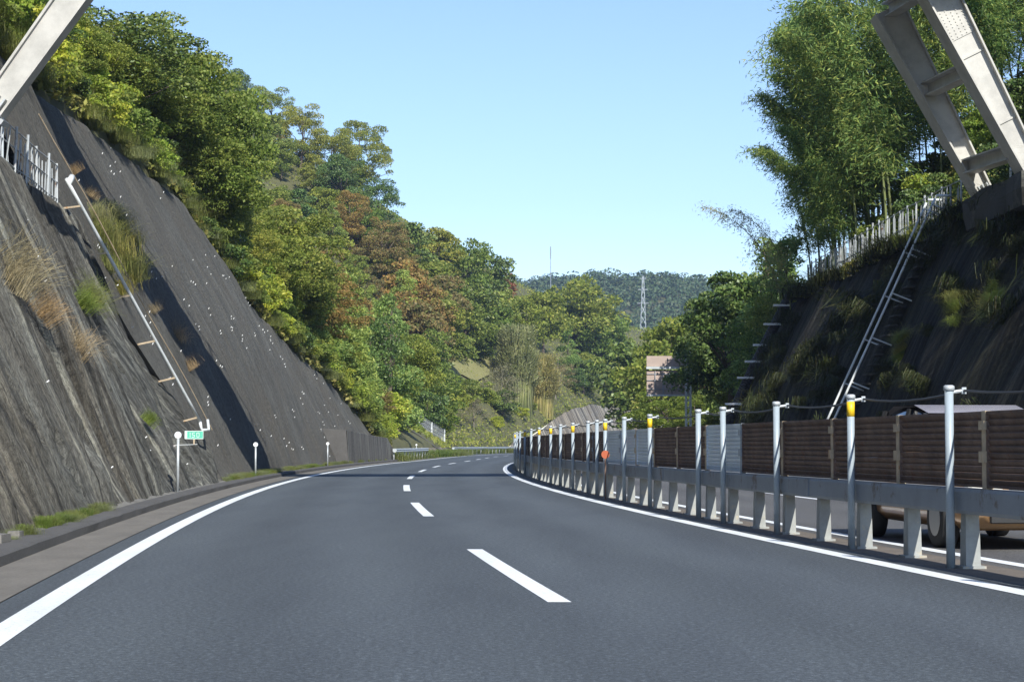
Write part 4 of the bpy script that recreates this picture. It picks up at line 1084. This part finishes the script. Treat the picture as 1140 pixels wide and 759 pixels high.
# --- shrubs hanging over the wall edge
random.seed(5); cs = 0
y = 46.
while y < 150:
    for row in range(3):
        zb = ip(y, ZB); x = ref(y)-5.5-CT*zb-random.uniform(.3, .9)-row*1.5; yy = y+random.uniform(-.6, .6)
        kd = random.choices(['yshrub', 'gshrub', 'dshrub'], [6, 3, .6] if y < 100 else [3, 5, 1])[0]; h = random.uniform(1.4, 2.4)*(1 if row else .8)
        if y > 100: h *= 1.15
        z = GL(x, yy)
        nm = {'yshrub': 'yellow-green shrub', 'gshrub': 'green shrub', 'dshrub': 'dark shrub'}[kd]
        where = 'on the high edge of the dark wall' if y < 95 else 'on the falling edge of the dark wall'
        place(kd, (x, yy, z-.15), h, '%s %s' % (nm, where), 'shrub', '%ss %s' % (nm, where), 'shrub'); cs += 1
    y += 1.5
# straw grass at the lip of wall B
ms = Mass()
for i in range(190):
    y = random.uniform(46, 142); zb = ip(y, ZB); x = ref(y)-5.5-CT*zb-random.uniform(-.05, 1.6)
    ms.add(random.choice(['straw', 'grass', 'grass']), (x, y, GL(x, y)-.1), random.uniform(.3, .7), None, 1.3)
ms.build('lip_grass', 'straw and green grass drooping over the lip of the dark wall')
# bushes of the clearing and beyond the guardrails
for px, py, kd, h, lab in [(506, 374, 'gshrub', 4, 'rounded green bush in the middle of the clearing'), (532, 378, 'dshrub', 4, 'dark rounded bush at the right of the clearing'), (495, 420, 'gshrub', 5, 'bright green bush below the clearing'), (525, 418, 'gshrub', 5, 'green bush below the bare soil of the clearing'),
        (560, 432, 'dshrub', 4.5, 'dark bush at the foot of the pale plume tree'), (470, 430, 'yshrub', 4.5, 'yellowish bush above the low mortar slope'), (448, 440, 'gshrub', 4, 'green bush at the left of the low mortar slope'), (580, 452, 'yshrub', 4, 'yellow-green bush near the start of the median screens'),
        (490, 452, 'yshrub', 3.5, 'yellow-green bush over the wire mesh fence'), (608, 440, 'gshrub', 4, 'green bush by the distant slope wall'), (425, 430, 'yshrub', 4, 'yellow-green bush beyond the end of the dark wall'), (415, 400, 'yshrub', 4, 'tall yellow-green bush over the end of the dark wall'), (432, 455, 'dshrub', 3.5, 'dark bush behind the near guardrail end'),
        (590, 462, 'gshrub', 2.5, 'low green bush above the first median screens'), (553, 470, 'yshrub', 2.5, 'low rusty-yellow bush behind the farther guardrail')]:
    p, hh = at_top(px, py, [h, h+2, h+4], 120)
    if p: place(kd, p, min(hh, h*1.4), lab, 'shrub', None, 'shrub', rad=1.15)
    else: print('no shrub', px, py)
# bare soil patch of the clearing
def patch(px0, px1, py0, py1):
    V = []; n = 9; 
    for i in range(n):
        for j in range(n):
            p = ground_hit(px0+(px1-px0)*i/(n-1), py0+(py1-py0)*j/(n-1)+4*math.sin(i*1.3), 150); 
            V.append((p.x, p.y, p.z+.45) if p else (0, 300, -2))
    return V, [(i*n+j, (i+1)*n+j, (i+1)*n+j+1, i*n+j+1) for i in range(n-1) for j in range(n-1)]
V, F = patch(484, 545, 402, 424); o = mk('bare_soil', M['orange'], V, F); tag(o, kind='structure')

# --- bamboo on the right
def bamboo(seed, H=11., lean=3.2, key='bamboo', n_sp=84, nl=58):
    r = random.Random(seed); rg = np.random.default_rng(seed)
    def cv(u): return Vector((lean*u**2.3, .4*math.sin(u*2+seed)*u, H*(u-.16*u**4)))
    mb = MB(); us = [i/14 for i in range(15)]; mb.tube([Vector((0, 0, -.8))]+[cv(u) for u in us], [.055]+[.055*(1-u*.85) for u in us], 6)
    cu = mb.mesh('culm', M['culm'], True); cs_ = []; ax = []; 
    for i in range(n_sp):
        u = .28+.72*(i+r.random())/n_sp; p = cv(u); an = r.uniform(0, 6.28); reach = r.uniform(.5, 1.6)*(1.25-u*.7)
        d = Vector((math.cos(an), math.sin(an), .25)); e = p+d*reach+Vector((0, 0, -.25*reach))
        f = rg.random((nl, 1))**.7; c = np.array(p)+(np.array(e)-np.array(p))*f+rg.normal(size=(nl, 3))*.17*(.4+f); c[:, 2] -= .2*f[:, 0]**2
        cs_.append(c); a = np.array(d)*.8+rg.normal(size=(nl, 3))*.5+np.array([0, 0, -.75]); ax.append(a)
    c = np.concatenate(cs_); a = np.concatenate(ax); a /= np.linalg.norm(a, axis=1)[:, None]
    nn = dirs(len(c))+np.array([0, 0, .5]); nn /= np.linalg.norm(nn, axis=1)[:, None]
    return cu, quadmesh('foliage', leafquads(c, nn, .25, .046, a), LM[key])
BK = [bamboo(s) for s in range(4)]+[bamboo(9, 9, 4.2)]
BY = [bamboo(21, 9.5, 4.6, 'straw', 50, 26), bamboo(22, 10, 3.4, 'yellow')]
def put_bamboo(src, pos, h, az, lab, group=None, H=11., name='bamboo'):
    rt = empty(name, pos); s = h/H; rt.scale = (s*1.05, s*1.05, s); rt.rotation_euler = (0, 0, az)
    link('culm', src[0], rt); link('foliage', src[1], rt); return tag(rt, lab, 'bamboo', group)
random.seed(21)
nb_ = 0
for i in range(92):
    Y = random.uniform(70, 102); dd_ = random.uniform(1.2, 11)
    x = ref(Y)+14.1+CT*zR(Y)+dd_; pxx = 570+x/Y*2250; z = GR(x, Y)
    if pxx > 985 and dd_ < 6: continue
    top = 9.6+random.uniform(-1.5, 1.8)
    if pxx < 885 or pxx > 1180: continue
    # left silhouette of the grove
    topmax = float(np.interp(pxx, [880, 912, 938, 965, 1000], [170, 85, 15, -50, -120])); zmax = CAMH+ray(pxx, topmax).z*Y
    top = min(top, zmax-z)
    if top < 3.5: continue
    az = math.pi+random.uniform(-1.2, 1.2) if random.random() < .65 else random.uniform(0, 6.28)
    side = 'left side' if pxx < 950 else 'right side'
    put_bamboo(random.choice(BK if random.random() < .85 else BY), (x, Y, z-.1), top*1.12, az, 'green bamboo stem in the dense grove, %s, behind the right wall fence' % side, 'bamboo stems on the %s of the grove' % side); nb_ += 1
for i in range(34):
    Y = random.uniform(84, 101); x = ref(Y)+14.1+CT*zR(Y)+random.uniform(.5, 5.5); pxx = 570+x/Y*2250; z = GR(x, Y)
    tm_ = float(np.interp(pxx, [885, 905, 925, 945, 960, 980], [215, 120, 70, 20, -30, -60])); top = min(11.8, CAMH+ray(pxx, tm_+random.uniform(0, 70)).z*Y-z)
    if top < 3 or pxx < 885: continue
    put_bamboo(random.choice(BK), (x, Y, z-.1), top*1.1, math.pi+random.uniform(-1.1, 1.1), 'green bamboo stem at the fringe of the grove leaning out over the fence', 'bamboo stems leaning at the fringe of the grove')
print('bamboo', nb_)
for px, py, Y, az, h, lab in [(872, 372, 100, math.pi, 7.6, 'long pale bamboo arching far out to the left over the dark tree'), (880, 350, 98, math.pi+.35, 6.0, 'second arching bamboo beneath the long pale one')]:
    d = ray(px, py); x = d.x*Y; put_bamboo(BY[0] if 'pale' in lab else BK[4], (x, Y, min(CAMH+d.z*Y, GR(x, Y)+2.5)), h, az, lab, H=9.5)
# --- trees right of the road beyond the wall
random.seed(31)
def stand(kd, px, pyt, Y, lab, rad=1., name='tree', cat='tree', group=None):
    d = ray(px, pyt); x = d.x*Y; z = G(x, Y); h = CAMH+d.z*Y-z; return place(kd, (x, Y, z), h, lab, cat, group, name, rad=rad)
stand('bigdark', 812, 292, 122, 'large dark broadleaf tree in front of the bamboo, over the sign', .98)
stand('bigdark', 778, 325, 138, 'smaller dark tree at the left flank of the large dark one', .62)
stand('fargreen', 742, 345, 205, 'mid green tree left of the large dark tree', .9)
stand('light', 856, 262, 134, 'bright feathery tree between the dark tree and the bamboo', 1.2)
stand('light', 880, 285, 128, 'olive bushy tree right above the end of the right wall', .7)
stand('light', 838, 312, 130, 'small bright feathery tree at the right of the large dark one', .7)
stand('dark', 845, 365, 116, 'dark bushy tree beside the black drain pipe', 1.)
stand('green', 822, 388, 126, 'green tree low behind the end of the right wall', 1.1)
stand('dark', 785, 378, 150, 'dark tree behind the mast of the sign', 1.)
stand('green', 745, 428, 138, 'light green bush beneath the brown sign back', 1.6, 'shrub', 'shrub')
stand('green', 775, 436, 136, 'green bush at the foot of the sign mast', 1.7, 'shrub', 'shrub')
stand('fardark', 722, 362, 260, 'dark tree in the dip between the two hillsides', 1.)
stand('fargreen', 752, 380, 230, 'green tree behind the brown sign back', 1.1)
stand('farolive', 735, 405, 250, 'olive tree left behind the sign', 1.)
stand('fardark', 770, 350, 220, 'dark tree hidden behind the large dark tree', 1.)
stand('light', 876, 258, 109, 'feathery green tree squeezed against the left edge of the bamboo grove', 1.25)
stand('olive', 884, 300, 106, 'olive tree just left of the end of the right wall fence', .9)
stand('green', 862, 318, 111, 'green tree right above the black drain pipe', .95)
# --- trees standing above the right wall, on the slope behind and above the bridge
for i in range(16):
    Y = random.uniform(50, 92); dd_ = random.uniform(11, 20); x = ref(Y)+14.1+CT*zR(Y)+dd_
    place(random.choice(['green', 'dark', 'olive']), (x, Y, GR(x, Y)), random.uniform(7, 10), 'leafy tree high on the slope above the right bridge legs', group='trees high above the right wall')
# shrubs cloaking the upper right slope
for i in range(70):
    Y = random.uniform(44, 98); dd_ = random.uniform(1.6, 9)**1.0; x = ref(Y)+14.1+CT*zR(Y)+dd_; z = GR(x, Y)
    pxx = 570+x/Y*2250
    place(random.choice(['gshrub', 'yshrub', 'dshrub']), (x, Y, z-.1), random.uniform(1.1, 2.3), 'shrub on the grassy slope behind the right wall fence', 'shrub', 'shrubs on the right upper slope', 'shrub')
# plants on the right wall face
RT = Vector((-.9, 0, .42)).to_track_quat('Z', 'Y').to_euler()
random.seed(8)
ms = Mass()
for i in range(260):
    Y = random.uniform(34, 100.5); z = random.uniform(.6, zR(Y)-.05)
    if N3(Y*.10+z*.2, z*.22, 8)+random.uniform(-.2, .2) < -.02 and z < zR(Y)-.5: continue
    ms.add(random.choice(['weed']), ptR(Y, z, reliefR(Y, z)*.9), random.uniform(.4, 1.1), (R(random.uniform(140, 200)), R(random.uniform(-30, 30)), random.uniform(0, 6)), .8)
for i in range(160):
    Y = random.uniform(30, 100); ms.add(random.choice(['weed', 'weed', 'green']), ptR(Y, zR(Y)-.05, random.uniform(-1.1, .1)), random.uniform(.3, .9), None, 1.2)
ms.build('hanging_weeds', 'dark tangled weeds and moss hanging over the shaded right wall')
for px, py, lab in [(1068, 345, 'bright fern tuft on the dark right wall, left one'), (1110, 335, 'bright fern tuft on the dark right wall, right one near the edge'), (1005, 385, 'sprawling yellow-green plant beside the maintenance stair')]:
    d = ray(px, py)
    for Y in frange(30, 100, .2):
        if d.x*Y-(ref(Y)+14.1+CT*(CAMH+d.z*Y)) > -.25:
            p = Vector((d.x*Y, Y, CAMH+d.z*Y)); break
    rt = empty('fern', p, label=lab, cat='plant')
    for q in range(5 if '1005' not in str(px) else 9):
        o = link('frond', random.choice(GM['green' if q % 3 else 'grass']), rt); o.location = (random.uniform(-.15, .1), random.uniform(-.5, .5), random.uniform(-.5, .35)); hh = random.uniform(.24, .40); o.scale = (hh, hh, hh*.9); o.rotation_euler = (0, R(random.uniform(-75, -20)), random.uniform(-.8, .8))
# --- plants on and along the left walls
random.seed(17)
def onA(px, py, o=-5.1):
    d = ray(px, py)
    for Y in frange(10, 160, .1):
        if d.x*Y-(ref(Y)+o-CT*(CAMH+d.z*Y)) < 0: return Vector((d.x*Y, Y, CAMH+d.z*Y))
for px, py, h, w, kd, lab in [(8, 300, .85, .7, 'dry', 'big dry brown grass clump high on the near wall at the left edge'), (40, 345, .6, .6, 'dry', 'dry grass hanging below the big brown clump'), (0, 315, .7, .7, 'dry', 'dry brown grass cut by the left edge'), (78, 385, .55, .7, 'dry', 'withered trailing stalks on the near wall'),
        (88, 335, .4, .9, 'green', 'green tuft growing on the near wall face'), (160, 465, .35, .7, 'green', 'green tuft low on the near wall above the green plate'), (97, 328, .45, .9, 'grass', 'pale grass tuft on the near wall face')]:
    p = onA(px, py); tuft(kd, p+Vector((.05, 0, -.1)), h, lab, None, (R(random.uniform(-10, 25)), R(random.uniform(25, 60)), 0), w)
susuki = [(112, 250, 1.3), (128, 268, 1.5), (140, 285, 1.3), (120, 285, 1.2), (135, 245, 1.2), (150, 300, 1.1), (135, 312, 1.0), (105, 232, 1.2), (125, 225, 1.0), (146, 262, 1.1)]
for i, (px, py, h) in enumerate(susuki):
    p = onA(px, py, -5.5); tuft('straw' if i in (4, 7, 8) else 'grass', p+Vector((-.1, 0, -.45)), h*.62, 'pampas-like grass clump beside the top of the white pipe', 'pampas-like grass clumps beside the white pipe', (0, R(18), random.uniform(0, 6)), .9)
for px, py in [(172, 345), (196, 375), (212, 410), (100, 215), (85, 190)]:
    p = onA(px, py, -5.5); tuft('dry', p+Vector((0, 0, -.1)), random.uniform(.35, .55), 'thin yellowish grass tuft in the joint beside the white pipe', 'grass tufts in the joint between the left walls', (0, R(35), random.uniform(0, 6)), .8)
# weeds along the wall foot
ms = Mass()
for i in range(110):
    y = random.choice([random.uniform(21, 34), random.uniform(25, 32), random.uniform(55, 75), random.uniform(80, 135), random.uniform(84, 96)])
    ms.add(random.choice(['grass', 'straw', 'green', 'grass']), Q(y, -5.03+random.uniform(-.1, .1), .09), random.uniform(.06, .2)*(1 if y < 45 else 1.3), None, 1.)
for i in range(90):
    y = random.uniform(138, 330); o_ = -5.3-random.uniform(0, 1.5) if y < 205 else OL(y)+random.uniform(-1, 1.5)
    ms.add(random.choice(['grass', 'green']), Q(y, o_, .0), random.uniform(.4, .9), None, 2.2)
ms.build('verge_weeds', 'low weeds scattered along the foot of the left walls and behind the guardrails')
# dead twigs and rubble by the wall foot
for i, (y, lab) in enumerate([(20.8, 'broken concrete lump at the near wall foot'), (22.2, 'small concrete lump beside the larger broken one')]):
    o = lump(Q(y, -5.0, .14), (.12, .22, .08) if i == 0 else (.07, .1, .05), i+4, 4).build('concrete_lump', M['foot']); tag(o, lab, 'rubble')
# --- undergrowth: uncountable leaf litter and creepers over the hillside
def under(nm, n, yr, dr, side, m, L, lab):
    Yv = rng.uniform(yr[0], yr[1], n); D = dr[0]+(dr[1]-dr[0])*rng.random(n)**1.3; c = np.zeros((n, 3))
    for i in range(n):
        Y = Yv[i]
        if side < 0: x = ref(Y)+OL(Y)-CT*ip(Y, ZB)-D[i]; z = GL(x, Y)
        else: x = ref(Y)+14.1+CT*zR(Y)+D[i]; z = GR(x, Y)
        c[i] = (x, Y, z+rng.random()*.55)
    nn = dirs(n)+np.array([.4*-side, -.3, .8]); nn /= np.linalg.norm(nn, axis=1)[:, None]
    o = link(nm, quadmesh(nm, leafquads(c, nn, L, L*.6), LM[m])); tag(o, lab, 'undergrowth', kind='stuff')
under('undergrowth', 26000, (44, 150), (0, 12), -1, 'grass', .3, 'low yellowish undergrowth on the left hillside above the dark wall')
under('undergrowth', 16000, (60, 260), (2, 30), -1, 'green', .5, 'green undergrowth between the trees of the left hillside')
under('undergrowth', 42000, (200, 560), (0, 45), -1, 'olive', .42, 'olive undergrowth on the far slopes round the bend')
under('undergrowth', 26000, (45, 112), (0, 14), 1, 'grass', .26, 'grassy undergrowth on the slope above the dark right wall')
under('undergrowth', 22000, (34, 104), (1.5, 9), 1, 'green', .25, 'olive creepers on the slope under the bamboo and bridge legs')
under('undergrowth', 6000, (112, 300), (0, 30), 1, 'green', .5, 'green undergrowth beside the opposite carriageway')
# far wood
n = 260000; K = 3400; rx = rng.uniform(-200, 330, K); ry = rng.uniform(840, 1110, K); rz = np.array([farz(a, b) for a, b in zip(rx, ry)])
idx = rng.integers(0, K, n); v = dirs(n); v[:, 2] = np.abs(v[:, 2]); rr = rng.uniform(3.2, 7.5, K)[idx]
c = np.stack([rx[idx], ry[idx], rz[idx]+1], 1)+v*rr[:, None]*np.array([1, 1, 1.05]); nn = v*.8+dirs(n)*.6; nn /= np.linalg.norm(nn, axis=1)[:, None]
o = link('far_wood', quadmesh('far_wood', leafquads(c, nn, 1.5, 1.0), LM['far'])); tag(o, 'bluish distant wood covering the low hill beyond the valley', 'wood', kind='stuff')
# --- haze
mh = bpy.data.materials.new('haze'); mh.use_nodes = True; t = mh.node_tree; t.nodes.remove(t.nodes['Principled BSDF'])
pv = t.nodes.new('ShaderNodeVolumePrincipled'); pv.inputs['Color'].default_value = (.50, .66, 1, 1); pv.inputs['Density'].default_value = .0002; pv.inputs['Anisotropy'].default_value = .2
t.links.new(pv.outputs[0], t.nodes['Material Output'].inputs['Volume'])
mb = MB(); mb.box((0, 540, 84), (1550, 860, 86)); hz = mb.build('haze', mh); tag(hz, 'thin bluish air haze over the whole valley', 'haze', kind='stuff')
from collections import defaultdict
gl = defaultdict(list)
for o in S.objects:
    if o.parent is None and o.get('group') and o.get('label'): gl[o['label']].append(o)
for lab, L in gl.items():
    if 1 < len(L) <= 18:
        L.sort(key=lambda o: o.location.x/max(o.location.y, 1))
        for i, o in enumerate(L):
            o['label'] = lab+', '+('leftmost' if i == 0 else 'rightmost' if i == len(L)-1 else ords[i]+' from the left')
            if len(o['label'].split()) > 16: print('LONG', o['label'])
print('objects', len(S.objects))
